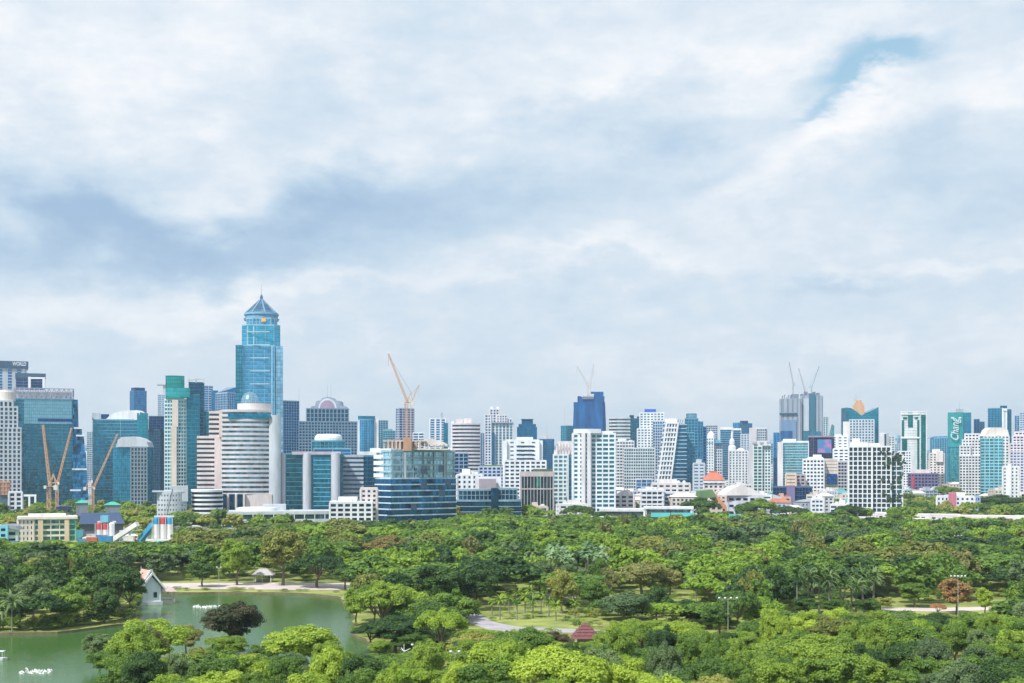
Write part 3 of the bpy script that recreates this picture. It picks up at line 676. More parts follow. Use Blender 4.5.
b = MB(); b.bar((PX(566.5, D-30), D-30, 0), (PX(566.5, D-30), D-30, PZ(458, D-30)), 1.1, taper=.6)
o = b.build('flag_pole', Wh); tag(o, 'tall thin pale pole before the white apartment towers', 'pole')
# 40 big white tower
D = 1110; t = building('apartment_tower', 'largest white apartment tower, rounded top, rows of dark balconies', ff(573, 615, D, 30), 'tower block')
wm = wall((.72, .77, .82)); gm = G((.03, .2, .27), line=0, metal=.4)
facade(t, ff(573, 590.5, D-2, 28), 0, PZ(434, D), wm, gm, bh=1.7, bw=5, pw=2.3, fh=3.75, out=.6, mode='cells')
facade(t, ff(590, 615, D+1, 28), 0, PZ(434, D), wm, gm, bh=1.5, bw=5.4, pw=1.1, fh=3.75, out=.7, mode='cells', wname='wing_wall')
b = MB(); b.prism(ff(573.5, 601, D-1, 24, bulge=4), PZ(434, D)+.6, PZ(429, D)); b.build('rounded_parapet', wm, t)
b = MB(); b.prism(ff(588, 613, D+3, 20), PZ(434, D)+.9, PZ(431, D)); b.build('plant_room', wm, t)
for x in (583, 588.6): b = MB(); b.box(PX(x, D), D-3.6, 0, 3.0, 3, PZ(433, D)); b.build('vertical_fin', wall((.72, .72, .76)), t)
# 41 wrapped tower
D = 1800; t = building('unfinished_tower', 'tall tower wrapped in deep blue netting, tapering, with two crane jibs on top', ff(572, 606, D, 36), 'tower')
net = wall((.004, .11, .33), .7, dirt_shade=.6, scale=.07)  # uneven tone paints shading of the folds into the netting colour
b = MB(); pl = ff(573, 606, D, 36, ch=4); pt = ff(577, 604.5, D+3, 30, ch=4); b.prism(pl, 0, PZ(425, D)); b.prism(pl, PZ(425, D), PZ(405, D), offs(pl, -1)); b.build('netting', net, t)
b = MB(); b.prism(ff(573.5, 605, D+1, 34, ch=4), PZ(406, D), PZ(402, D)); b.prism(ff(577.5, 604.5, D+3, 30), PZ(402, D), PZ(396, D)); b.prism(ff(591, 603.5, D+6, 24), PZ(396, D), PZ(391.5, D)); b.build('upper_netting', net, t)
b = MB(); b.prism(ff(581, 594, D+2, 8), PZ(397, D)+.5, PZ(394, D))
for i in range(6): b.box(PX(583+i*2, D), D+1, PZ(399, D), .8, .8, 6)
b.build('open_storey', wall((.6, .65, .7)), t)
# 42-47
D = 2250; t, z = simple('office_tower', 'teal block with thin mast left of the blue wrapped tower', fc(561, 566, 574, D, 45), 426, D, wall((.08, .32, .42)), te, bh=.5)
antenna(t, 565, D, 424, 408)
simple('residential_tower', 'pale tower with fine horizontal bands right of the blue wrapped tower', ff(609, 630, 1900, 30, bulge=3), 418, 1900, wall((.62, .66, .68)), G((.12, .25, .3), line=0), bh=2.4, bw=90, pw=0, fh=5, out=.6)
D = 2050; t, z = simple('office_tower', 'dark blue green tower with crooked roofline between two pale towers', ff(629.5, 643, D, 30), 419, D, wall((.02, .12, .2)), G((.01, .15, .25)), bh=.6)
b = MB(); b.prism(ff(629.5, 634, D+3, 16), z, PZ(415, D)); b.prism(ff(637, 642, D+3, 16), z, PZ(416.4, D)); b.build('roof_block', dk, t)
D = 1790; p = ff(640, 664, D, 30); t, z = simple('apartment_tower', 'stepped white apartment tower with bright blue roof box', p, 413, D, Wh, wt, bh=1.8, bw=4.5, pw=1.9, cat='tower block')
b = MB(); b.prism(ff(644.5, 656, D+3, 16), z, PZ(409, D)); b.build('roof_box', wall((.02, .12, .5)), t)
facade(t, ff(637.5, 654, D-6, 20), 0, PZ(429, D), Wh, wt, bh=1.8, bw=4.5, pw=1.9, wname='lower_wall')
D = 1500; simple('apartment_block', 'wide white slab with a dense grid of tiny windows below the pale towers', ff(624, 654.5, D, 20), 448.5, D, wall((.6, .65, .68)), G((.08, .2, .26), line=0), bh=1.2, bw=2.6, pw=.7, cat='apartment block')
simple('apartment_block', 'white slab with white stair block, left half of the wide gridded pair', ff(614, 634, D+30, 20), 441.5, D+30, wall((.66, .68, .7)), G((.1, .16, .2), line=0), bh=1.7, bw=3.2, pw=.7, seed=4, cat='apartment block')
D = 1660; simple('office_tower', 'narrow blue grid tower wedged behind the leaning white building', ff(653, 664.5, D, 26), 421.5, D, Lg, bl, bh=1.0, bw=3.2, pw=.8)
# 48 leaning building
D = 1450; t = building('apartment_tower', 'white building whose gridded front leans like a steep ramp beside dark glass', ff(654, 686, D, 30), 'tower block')
zt = PZ(423, D)
def XL(z): return PX(654 + 12.5*max(0, z)/zt, D)
def XR(z): return PX(667 + 11*max(0, z)/zt, D)
b = MB(); b.outline([(XL(0)+.6, 0), (XR(0), 0), (XR(zt), zt), (XL(zt)+.6, zt)], D+.8, 26); b.build('glazing', G((.1, .17, .22), line=0), t)
b = MB(); n = 18
for k in range(n+1):
    z = zt*k/n; b.box((XL(z)+XR(z))/2, D+13, z-.9, XR(z)-XL(z)+.5, 27.4, 1.8)
for j in range(5):
    f_ = j/4; b.bar((XL(0)*(1-f_)+XR(0)*f_, D+.3, 0), (XL(zt)*(1-f_)+XR(zt)*f_, D+.3, zt), 1.9 if j in (0, 4) else 1.2)
b.build('leaning_frame', Wh, t)
b = MB(); b.prism(ff(665, 677, D+2, 22), zt+1, PZ(418.5, D)); b.build('roof_block', Wh, t)
b = MB(); b.outline([(XR(0)+1.2, .02), (PX(686, D), .02), (PX(686, D), zt-1), (XR(zt)+1.2, zt-1)], D+3, 26); b.build('side_glass', G((.02, .14, .25), line=0), t)
b = MB()
for k in range(22):
    z = zt*(k+.5)/22; b.box((XR(z)+PX(686.5, D))/2+.8, D+9, z, PX(686.5, D)-XR(z), 13, .9)
b.build('side_band', wall((.38, .5, .6)), t)
b = MB()
for i in range(4): b.bar((PX(676+i*2.2, D), D+8, zt-1), (PX(677.5+i*2.2, D), D+8, PZ(418+i*.5, D)), .9)
b.build('roof_louvre', Gy, t)
# 49
D = 1620; t = building('office_tower', 'blue glass tower with drum shaped top, stepping down to the right', ff(685, 706, D, 30)); m_ = wall((.1, .3, .45))
facade(t, ff(685, 698, D, 26), 0, PZ(419, D), m_, G((.04, .22, .36)), bh=.6, bw=3.6, pw=.5)
b = MB(); b.lathe(PX(691.5, D+12), D+12, [(6.8, PZ(419, D)), (6.8, PZ(413.5, D)), (6, PZ(413, D))], 20); b.build('roof_drum', G((.2, .4, .5)), t)
facade(t, ff(697.5, 703, D+2, 24), 0, PZ(422, D), m_, G((.03, .2, .36)), bh=.4, bw=3.6, pw=.4, wname='wing_wall')
facade(t, ff(702.5, 706.5, D+4, 22), 0, PZ(427, D), m_, nv, bh=.4, bw=3.6, pw=.3, wname='wing_wall')
D = 1480; simple('office_building', 'lower blue ribbed block at the foot of the drum topped tower', ff(685, 694.5, D, 24), 433, D, wall((.12, .35, .5)), G((.03, .2, .33)), bh=1.0, bw=3, pw=.4)
simple('apartment_block', 'small white framed block with big dark openings below the drum topped tower', ff(693.5, 704.5, 1420, 18), 463.5, 1420, Lg, bl, bh=2.2, bw=5.5, pw=2, cat='apartment block', seed=11)
# 51-59
simple('office_tower', 'plain grey tower right behind the drum topped tower', ff(706, 717.5, 2300, 26), 425.5, 2300, wall((.52, .55, .62)), G((.1, .2, .3)), bh=1.1)
D = 1720; t, z = simple('apartment_tower', 'twin white towers with blue roofs and domed turrets, left of the dark blue block', ff(706, 713.5, D, 22), 438, D, Wh, wt, bh=1.5, bw=3.5, pw=1.8, cat='tower block')
b = MB(); b.lathe(PX(711, D+8), D+8, [(5, z+1), (5, z+4), (3.5, z+7), (.4, z+9), (.2, z+13)], 12); b.build('domed_turret', Wh, t)
facade(t, ff(713, 722, D+3, 22), 0, PZ(444, D), wall((.6, .64, .7)), G((.08, .2, .3)), bh=1.2, bw=3, pw=1, wname='wing_wall')
b = MB(); b.prism(ff(707, 722.5, D-2, 26), PZ(444, D)+1.3, PZ(439.5, D), ff(712, 719, D+8, 8)); b.build('blue_roof', wall((.06, .25, .38)), t)
D = 2150; simple('office_tower', 'dark blue flat topped block left of the white pagoda roofed pair', ff(720, 733, D, 28), 429.5, D, Wh, G((.015, .2, .36)), bh=.3, bw=20, pw=.3, parapet=4)
simple('office_tower', 'narrower dark blue block with white cap, twin of its left neighbour', ff(733, 741, D+60, 28), 430, D+60, Wh, G((.015, .17, .33)), bh=.3, bw=20, pw=.3, parapet=3)
D = 2650; t, z = simple('office_tower', 'distant blue tower with notched top over the paired dark blocks', fc(733, 738, 752, D, 40), 423, D, wall((.08, .33, .55)), G((.03, .28, .5)), bh=.4)
b = MB(); b.prism(ff(740, 748, D+12, 16), z, PZ(420.6, D)); b.build('plant_room', nv, t)
D = 1700; t, z = simple('apartment_tower', 'white tower with tiered pointed turret on its left corner', ff(729, 748, D, 24), 451, D, wall((.7, .7, .73)), wt, bh=1.4, bw=4, pw=2.2, cat='tower block')
b = MB(); cx_ = PX(732, D+8); b.lathe(cx_, D+8, [(5, z), (5, z+6), (2.8, z+8), (3.4, z+9), (3.4, z+14), (1.2, z+17), (1.6, z+18), (1.4, z+22), (.1, z+29)], 10); b.build('tiered_turret', Wh, t)
b = MB(); b.prism(ff(736, 745, D+2, 18), z+1, z+4, ff(739, 742, D+8, 6)); b.build('roof', Wh, t)
simple('apartment_tower', 'plain grey white slab between the turreted tower and the tall white one', ff(741, 749.5, 1950, 24), 434.5, 1950, wall((.52, .56, .62)), lb, bh=1.4, bw=5, pw=2, cat='tower block')
D = 1900; t, z = simple('apartment_tower', 'tall white tower with blank left wall and grey gridded right half', ff(749.5, 767, D, 26), 428.5, D, wall((.68, .69, .73)), wall((.6, .6, .64)), bh=.4, bw=30, pw=.5, cat='tower block')
facade(t, ff(757, 766.5, D-2, 4), 0, PZ(429, D), Lg, G((.1, .2, .28), line=0), bh=1.2, bw=2.6, pw=.8, wname='window_grid_wall')
D = 1500; t, z = simple('apartment_tower', 'green and white tower with twin shafts and open curved roof frames', ff(753.5, 762, D, 22), 446.5, D, wall((.68, .73, .73)), G((.05, .22, .24), line=0), bh=1.0, bw=4, pw=1.0, cat='tower block')
facade(t, ff(762, 770.5, D+2, 22), 0, PZ(446.5, D), wall((.68, .73, .73)), G((.07, .22, .28), line=0), bh=1.3, bw=3, pw=1.0, wname='wing_wall')
b = MB(); b.prism(ff(753, 771, D-1, 24), z+1, z+2.6); b.prism(ff(757, 767, D+4, 14), z+2.6, PZ(440.5, D)); b.build('roof_frame', wall((.6, .65, .66)), t)
for x in (755, 762, 769): b = MB(); b.box(PX(x, D), D+1, z+2.5, 4, 5, 2.5); b.build('roof_unit', Gy, t)
simple('office_tower', 'thin dark blue slab standing free just left of the twin towers under construction', ff(773.5, 780, 1950, 20), 433, 1950, wall((.1, .3, .45)), bl, bh=.3)
# 59 twin towers under construction
D = 2300; cg = wall((.34, .4, .48), dirt_shade=.3, scale=.03); cg2 = wall((.2, .28, .38), dirt_shade=.3, scale=.03)
for nm, lab, x0, x1, y, split in (('a', 'left grey concrete twin tower under construction with blue netting low down', 780, 800.5, 399, 391), ('b', 'right grey concrete twin tower under construction, taller, with blue green shaft', 801, 822, 396, 811)):
    t = building('unfinished_tower', lab, ff(x0, x1, D, 34), 'tower')
    zt = PZ(y, D)
    facade(t, ff(x0+.8, x1-.5, D+1, 32), 0, zt, cg, cg2, bh=.7, bw=9, pw=5.5, fh=4, out=.5)
    if nm == 'a':
        b = MB(); b.prism(ff(780, 796, D-1.5, 6), PZ(441, D), PZ(420, D)); b.build('blue_grey_screen', wall((.15, .26, .42), dirt_shade=.25, scale=.04), t)  # screen in a blue grey darker than the concrete
        b = MB(); b.prism(ff(779.5, 797, D-3, 8), PZ(414, D), PZ(412.8, D)); b.build('safety_fan', wall((.03, .14, .25)), t)
        b = MB(); b.prism(ff(780.5, 792, D-3, 6), PZ(441, D), PZ(431, D)); b.build('netting', net, t)
        b = MB()
        for i in range(8): b.bar((PX(783+i*2, D), D+8, zt), (PX(783.6+i*2, D), D+8, zt+6+3*math.sin(i*2.3)), 1.6)
        b.box(PX(796, D), D+10, zt, 12, 10, 9); b.build('formwork', wall((.2, .25, .32)), t)
    else:
        b = MB(); b.prism(ff(809.5, 815.5, D-2, 8), 0, zt+4); b.build('core_shaft', wall((.02, .14, .22)), t)
        b = MB(); b.prism(ff(803.5, 809, D-2.5, 6), PZ(431, D), PZ(398.5, D)); b.build('pale_panel', wall((.45, .52, .6)), t)
        b = MB(); b.prism(ff(803, 821, D-3.2, 6), PZ(442, D), PZ(431.5, D)); b.build('netting', wall((.01, .16, .26), dirt_shade=.4), t)
        b = MB()
        for i in range(5): b.box(PX(803+i*4, D), D+8, zt, 5, 5, 4+4*abs(math.sin(i*1.7))); 
        b.build('formwork', wall((.16, .2, .28)), t)
# 60
D = 1600; p = ff(782, 808.5, D, 30); t, z = simple('office_building', 'white rimmed office with pale teal banded glass front below the twin towers', p, 442.5, D, Wh, G((.12, .42, .5), fh=3.2, bw=2, line=.5), bh=.5, bw=50, pw=1, fh=3.3, mode='rows', parapet=2)
b = MB(); b.prism(ff(777.5, 783, D-1, 30), 0, PZ(442, D)); b.build('end_wall', wall((.7, .68, .7)), t)
b = MB(); b.prism(ff(783, 796, D+8, 14), z+2, PZ(438.8, D)); b.build('plant_room', Wh, t)
# 61
D = 1720; p = fc(809, 813.5, 834, D, 50); t, z = simple('shopping_building', 'dark violet glass block carrying a large blue and pink billboard', p, 438, D, wall((.12, .1, .2)), G((.02, .07, .16)), bh=.3)
b = MB(); b.prism(ff(808, 834, D-2, 30), z+1, z+3); b.build('roof_slab', wall((.3, .25, .35)), t)
m, nt, out = newmat('billboard_print'); pr = nd(nt, 'ShaderNodeBsdfPrincipled'); tc = nd(nt, 'ShaderNodeTexCoord'); n_ = nd(nt, 'ShaderNodeTexNoise'); n_.inputs['Scale'].default_value = .09
lk(nt, tc.outputs['Object'], n_.inputs['Vector']); cr = nd(nt, 'ShaderNodeValToRGB'); cr.color_ramp.elements[0].position = .5; cr.color_ramp.elements[0].color = (.05, .2, .42, 1); cr.color_ramp.elements[1].position = .68; cr.color_ramp.elements[1].color = (.5, .16, .42, 1)
lk(nt, n_.outputs['Fac'], cr.inputs[0]); lk(nt, cr.outputs[0], pr.inputs['Base Color']); lk(nt, pr.outputs[0], out.inputs[0])
b = MB(); b.prism(ff(817.5, 831.5, D-4, 2), PZ(453, D), PZ(439.5, D)); b.build('billboard', m, t)
# 62
simple('residential_tower', 'slim pale grey green tower right behind the twin towers under construction', ff(820.5, 828, 2500, 22), 417, 2500, wall((.5, .58, .6)), te, bh=1, bw=5, pw=2)
D = 2100; t = building('glass_tower', 'small green glass tower shaped like a leaning sail', ff(829, 835, D, 10), 'tower')
b = MB(); b.outline([(PX(828.5, D), 0), (PX(834, D), 0), (PX(834.2, D), PZ(426, D)), (PX(833, D), PZ(424.5, D)), (PX(831, D), PZ(432, D)), (PX(829, D), PZ(442, D))], D, 9); b.build('sail', G((.12, .42, .4)), t)
simple('residential_tower', 'small white stepped block at the foot of the sail shaped tower', ff(833.5, 843, 2000, 22), 436.5, 2000, Wh, wt, bh=1.8, seed=31)
# 63
D = 1350; p = ff(803, 824, D, 26); t, z = simple('office_building', 'squat white block with even rows of square windows in front of the billboard', p, 459.5, D, Wh, wd, bh=1.9, bw=3.6, pw=1.3, fh=3.8, mode='cells')
b = MB(); b.prism(ff(806, 824, D+5, 14), z+1, PZ(457, D), ff(809, 822, D+8, 8)); b.prism(ff(813, 821.5, D+8, 8), z+1, PZ(454.6, D)); b.build('hipped_roof', Wh, t)
t, z = simple('office_building', 'beige block with blank upper wall and blue glass bay beside the squat white one', ff(823.5, 837.5, D+6, 24), 459.5, D+6, wall((.62, .55, .5)), wd, bh=2.9, bw=30, pw=1, fh=3.4)
b = MB(); b.prism(ff(827, 837, D+3, 5), PZ(484, D), PZ(474, D)); b.build('glass_bay', G((.03, .14, .4)), t)
D = 1470; simple('apartment_block', 'grey gridded block half hidden left of the bare white frame tower', ff(835, 850, D, 22), 462, D, wall((.45, .45, .5)), wd, bh=1.3, bw=3, pw=.8, cat='apartment block')
D = 1480; t, z = simple('apartment_tower', 'white stepped tower with deep square balconies left of the bare white frame tower', ff(833.5, 849, D+14, 20), 449, D+14, Wh, wd, bh=2.0, bw=6.5, pw=2, cat='tower block')
facade(t, ff(837.5, 848, D+18, 16), PZ(449, D)+1.2, PZ(436, D), Wh, wd, bh=2.2, bw=7, pw=3, wname='upper_wall')
b = MB(); b.prism(ff(843, 850, D+20, 12), PZ(436, D), PZ(421, D)); b.build('stair_tower', wall((.66, .66, .66)), t)
# 65 bare white frame tower
D = 1090; t = building('unfinished_tower', 'bare white concrete frame tower with dark empty storeys and creepers on its right side', ff(848, 902, D, 30), 'tower')
wm = wall((.7, .74, .77), dirt_shade=.22, scale=.2); gm = G((.015, .04, .07), line=0, metal=.2, rough=.5)  # near-black panes paint the shade inside the empty storeys
facade(t, ff(848.5, 872, D-3, 28), 0, PZ(447, D), wm, gm, bh=.85, bw=4.1, pw=.95, fh=3.95, out=.7, mode='cells', corner=True)
facade(t, ff(872, 891, D, 26), 0, PZ(447, D), wm, gm, bh=.95, bw=4.0, pw=.8, fh=3.95, out=.6, mode='merged', wname='wing_wall')
facade(t, ff(890.5, 902.5, D+4, 22), 0, PZ(457, D), wm, G((.02, .1, .14), line=0, metal=.2, rough=.5), bh=.95, bw=4.0, pw=.7, fh=3.95, out=.6, wname='wing_wall')  # dark teal panes carry the shade of this right side in their colour
b = MB(); b.prism(ff(850, 868, D+4, 18), PZ(447, D)+1, PZ(442.5, D)); b.prism(ff(852, 860, D+7, 10), PZ(442.5, D), PZ(438, D)); b.prism(ff(866, 880, D+8, 14), PZ(447, D)+1, PZ(443, D)); b.build('roof_block', wall((.72, .72, .72)), t)
lf_net = wall((.035, .085, .05), dirt_shade=.5, scale=.6)
b = MB(); rg = random.Random(3)
for i in range(120):
    x_ = rg.choice([rg.gauss(886, 3), rg.gauss(897, 3), rg.gauss(893, 6)]); y_ = rg.choice([rg.gauss(456, 3), rg.gauss(484, 9), rg.gauss(499, 3), rg.gauss(463, 3)])
    dd = D - 1.4 if x_ < 890.5 else D + 2.6; w0 = rg.uniform(.8, 2.6)
    b.prism(ff(x_, x_ + w0, dd, rg.uniform(.5, 1)), PZ(y_, D), PZ(y_, D) + rg.uniform(.6, 3))
b.build('creeper', lf_net, t)
# 66 winged teal tower
D = 2200; t = building('office_tower', 'teal tower with curved winged roof around a gold stepped crown', ff(846.5, 878.5, D, 40))
b = MB(); b.outline(P_([(846.3, 520), (846.3, 407.5), (851, 408), (856, 411), (860, 414.5), (862, 415.5), (866, 413), (872, 410.3), (878.6, 407.2), (878.6, 520)]) if False else [(PX(x, D), max(0, PZ(y, D))) for x, y in ((846.3, 530), (846.3, 407.5), (851, 408), (856, 411), (860, 414.5), (862, 415.5), (866, 413), (872, 410.3), (878.6, 407.2), (878.6, 530))], D, 34)
b.build('winged_body', G((.01, .27, .38), bw=3), t)
facade(t, ff(849.5, 874, D-10, 9), 0, PZ(420, D), wall((.52, .58, .66)), G((.05, .2, .28), line=0), bh=1.8, bw=5, pw=2.2, fh=4.6, wname='front_wall')
b = MB(); gd = wall((.62, .36, .2), .5)
for x0, x1, y0, y1 in ((852.8, 864.4, 416, 404.5), (854.4, 863.4, 404.5, 402.5), (855.6, 861.6, 402.5, 400)): b.prism(ff(x0, x1, D+8, 16), PZ(y0, D), PZ(y1, D))
b.build('gold_crown', gd, t)
b = MB(); b.bar((PX(858.4, D), D+16, PZ(400, D)), (PX(858.4, D), D+16, PZ(393, D)), 5, taper=.1); b.build('spire', STEEL, t)
# 67-80
D = 1950; t = building('residential_tower', 'small rounded white tower with a dark slit between winged and striped towers', ff(880, 894.5, D, 24))
facade(t, ff(880, 889, D, 22, bulge=4), 0, PZ(433.5, D), Wh, wall((.65, .66, .68)), bh=.3, bw=9, pw=.4)
facade(t, ff(888.5, 894.5, D+2, 20), 0, PZ(436.5, D), wall((.6, .64, .66)), wt, bh=1.6, bw=4, pw=1.6, wname='wing_wall')
b = MB(); b.prism(ff(884.4, 886, D-5.2, 3), PZ(450, D), PZ(434, D)); b.build('window_slit', wd, t)
D = 1800; p = ff(901, 926.5, D, 30); t = building('residential_tower', 'white tower striped with deep green glass, right of the white frame tower', p, 'tower block')
facade(t, p, 0, PZ(412, D), wall((.7, .74, .74)), wall((.62, .68, .7)), bh=.3, bw=40, pw=.6)
b = MB()
for x0, x1, y0, y1 in ((901.8, 904, 436, 420), (902, 907, 452, 438.5), (908, 912.8, 427, 413), (917.2, 919.2, 480, 420), (921, 925.6, 480, 415), (903, 907, 418.8, 417), (914.5, 918, 418.8, 417)):
    b.prism(ff(x0, x1, D-1, 2), max(0, PZ(y0, D)), PZ(y1, D))
b.build('green_glass_strip', G((.01, .2, .2), bw=3), t)
b = MB(); b.prism(ff(901, 919.5, D-1.4, 2), PZ(414.6, D), PZ(413.4, D)); b.prism(ff(901, 919.5, D-1.4, 2), PZ(438.4, D), PZ(437, D)); b.build('white_frame', Wh, t)
facade(t, ff(898, 911, D-40, 20), 0, PZ(452, D), Wh, wd, bh=1.8, bw=3.2, pw=1.4, wname='annex_wall')
D = 2400; t, z = simple('office_tower', 'blue glass block with curved shoulder left of the green lettered tower', ff(930, 949, D, 30), 438, D, wall((.2, .45, .6)), G((.08, .33, .52)), bh=.3)
b = MB(); b.outline([(PX(x, D), PZ(y, D)) for x, y in ((931, 438), (935, 436.3), (948, 436), (948, 438))], D+3, 22); b.build('curved_roof', G((.1, .4, .6)), t)
D = 1880; t, z = simple('apartment_tower', 'cluster of cream white stepped blocks in front of the curved blue glass one', ff(929.5, 944, D, 22), 453.5, D, wall((.7, .66, .64)), wd, bh=2.0, bw=5, pw=2.4, cat='tower block')
b = MB(); b.prism(ff(932, 940, D+2, 14), z+1, PZ(449, D)); b.prism(ff(936, 943, D-4, 14), PZ(462, D), PZ(451, D)); b.build('upper_block', wall((.72, .68, .67)), t)
# 72 green lettered tower
D = 2000; p = ff(948, 971, D, 34); t = building('office_tower', 'sea green glass tower with large white script reading Chang up its front', p)
facade(t, p, 0, PZ(413, D), wall((.03, .35, .38)), G((.03, .3, .4)), bh=.3, bw=8, pw=.2)
b = MB(); b.prism(ff(948.2, 963, D-2, 3), PZ(447, D), PZ(412.3, D)); b.build('printed_wrap', wall((.02, .30, .33), .35, dirt_shade=.3, scale=.03), t)
b = MB(); b.prism(ff(950, 965, D-1.2, 3), PZ(500, D), PZ(447.6, D)); b.build('lower_glass', G((.08, .45, .52)), t)
b = MB(); b.prism(ff(964, 972.5, D-1, 34), 0, PZ(421, D), ff(964, 970.6, D-1, 34)); b.build('slanted_wing', G((.03, .25, .42)), t)
b = MB(); b.prism(ff(956, 963.5, D+10, 12), PZ(412, D), PZ(408.6, D)); b.build('plant_room', Gy, t)
antenna(t, 962.5, D, 408.6, 401, y=D+14)
an = math.atan((955.5 - 512)/F)
text(t, 'Chang', 16.5, wall((.6, .72, .74)), (PX(955, D-3), D-4.6 + 1.2, PZ(430, D)), (R(90), R(-90), -an), shear=.35, wscale=.8, bold=.06)
b = MB()
for sx in (952, 959.4): b.box(PX(sx, D), D-2.4, PZ(418.6, D), 4.4, .6, 2.2)
b.build('white_emblem', wall((.75, .8, .8)), t)
# 73-77
D = 2500; t, z = simple('office_tower', 'dark blue tower pair with uneven tops right of the green lettered tower', ff(974, 979.5, D, 22), 419.5, D, wall((.02, .14, .26)), nv, bh=.4)
facade(t, ff(978.8, 984.5, D+4, 20), 0, PZ(422, D), wall((.02, .16, .28)), G((.01, .16, .28)), bh=.4, wname='wing_wall')
D = 2120; p = ff(988, 1003, D, 32); t = building('office_tower', 'tallest blue glass tower at the right, with white vertical portal beside dark wing', p)
facade(t, p, 0, PZ(408.5, D), wall((.08, .3, .42)), G((.015, .2, .36)), bh=.3, bw=5, pw=.5)
b = MB()
for x0, x1, y0, y1 in ((1002, 1003.6, 520, 408.5), (1005.6, 1007.2, 520, 411), (1002, 1007.2, 411, 408.6)): b.prism(ff(x0, x1, D-2, 30), max(0, PZ(y0, D)), PZ(y1, D)+.1)
b.build('portal_frame', Wh, t)
b = MB(); b.prism(ff(1006.8, 1011.5, D+1, 30), 0, PZ(409.2, D)); b.prism(ff(1000, 1007, D+6, 18), PZ(409, D), PZ(405.6, D)); b.build('dark_wing', G((.01, .17, .27)), t)
D = 1600; t = building('apartment_tower', 'white terraced tower with rounded balconies left of the teal balconied one', ff(960, 981, D, 26), 'tower block')
for x0, x1, y0, q in ((960, 970, 446, 0), (962.5, 981, 440, 4), (965, 979, 434, 8)):
    facade(t, ff(x0, x1, D+q, 22-q), 0, PZ(y0, D), wall((.66, .68, .7)), wd, bh=1.9, bw=3.8, pw=1.5, out=.8, wname='terrace_wall')
facade(t, ff(959.5, 981, D-5, 10), 0, PZ(456, D), wall((.68, .7, .72)), wd, bh=1.6, bw=3.8, pw=1.3, out=.6, wname='lower_wall')
D = 1500; p = ff(980.5, 1003, D, 28); t, z = simple('apartment_tower', 'teal glass apartment tower with thin balcony lines under a sloping white crown', p, 438.5, D, wall((.3, .56, .62)), G((.06, .3, .4), line=0, var=.8), bh=1.1, bw=5.4, pw=.8, fh=3.6, mode='rows', cat='tower block')
t = building('apartment_tower', 'white tower with sloping ribbed roof behind the teal balconied one', ff(984, 1009, D+60, 26), 'tower block')
facade(t, ff(984, 1009, D+60, 26), 0, PZ(436, D+60), wall((.7, .69, .68)), wt, bh=1.6, bw=4, pw=1.8)
b = MB(); b.outline([(PX(x, D+64), PZ(y, D+64)) for x, y in ((985, 436), (988, 430), (991, 427.5), (1003, 427.5), (1008, 430), (1009, 436))], D+64, 20); b.build('sloping_crown', wall((.72, .68, .64)), t)
D = 1640; t = building('apartment_tower', 'white and violet stepped tower climbing to the right at the picture edge', ff(1007, 1034, D, 26), 'tower block')
for x0, x1, y0, q in ((1006.5, 1034, 452, 0), (1010, 1034, 444, 3), (1013, 1034, 436, 6), (1015, 1030, 432, 9)):
    facade(t, ff(x0, x1, D+q, 24-q), 0, PZ(y0, D), wall((.66, .62, .68)), bl if q == 0 else wd, bh=1.7, bw=4, pw=1.4, wname='terrace_wall')
simple('office_tower', 'small bright blue tower between portal tower and the right edge', ff(1014.5, 1019.5, 2300, 20), 415.5, 2300, Lg, G((.03, .25, .5)), bh=.3)
simple('residential_tower', 'pale ribbed tower cut by the right picture edge', ff(1019.6, 1034, 2100, 26), 412.5, 2100, wall((.5, .52, .6)), lb, bh=1.7)
D = 1340; t, z = simple('apartment_block', 'narrow white block with central fin at the foot of the stepped edge tower', ff(1003, 1018.5, D, 18), 467, D, wall((.68, .7, .72)), wt, bh=1.8, bw=4, pw=2.2, cat='apartment block')
b = MB(); b.prism(ff(1007.5, 1011.5, D-1.5, 12), 0, PZ(464, D)); b.build('vertical_fin', Wh, t)
D = 1560; t, z = simple('warehouse', 'wide dark violet block with pale roof storey left of the cream stepped cluster', ff(908, 938, D, 30), 474, D, wall((.16, .14, .26)), G((.05, .07, .16), line=.1), bh=1.6, bw=4, pw=1.2)
b = MB(); b.prism(ff(911, 931, D+4, 20), z+1, PZ(469.5, D)); b.build('roof_storey', wall((.66, .6, .6)), t)
b = MB(); b.prism(ff(911.6, 914.4, D-1.4, 3), 0, PZ(476, D)); b.build('red_stripe', wall((.4, .06, .12)), t)
# 81 pink and white block
D = 1180; t = building('apartment_block', 'long white four storey block with a broad pink stair tower', ff(937, 979, D, 22), 'apartment block')
wm = wall((.7, .71, .77))
facade(t, ff(937, 948.6, D, 20), 0, PZ(497, D), wm, wd, bh=1.7, bw=3.6, pw=2.0, fh=3.5, mode='cells')
facade(t, ff(955.6, 974.5, D, 20), 0, PZ(497, D), wm, wd, bh=1.9, bw=4.2, pw=2.2, fh=3.5, mode='cells')
facade(t, ff(974.5, 980, D+1, 18), 0, PZ(497, D), wall((.3, .38, .62)), bl, bh=1.4, bw=3, pw=1, fh=3.5, wname='blue_end_wall')
b = MB(); b.prism(ff(948.4, 955.8, D-1.6, 22), 0, PZ(492.8, D)); b.build('pink_stair_tower', wall((.55, .17, .26)), t)
b = MB(); b.prism(ff(956, 965, D+4, 14), PZ(497, D)+.9, PZ(492.6, D)); b.build('plant_room', wm, t)
D = 1165; t, z = simple('kiosk', 'small beige hut with orange roof sign right of the pink and white block', ff(980, 989, D, 8), 510.5, D, wall((.6, .52, .48)), wd, bh=2, bw=5, pw=1)
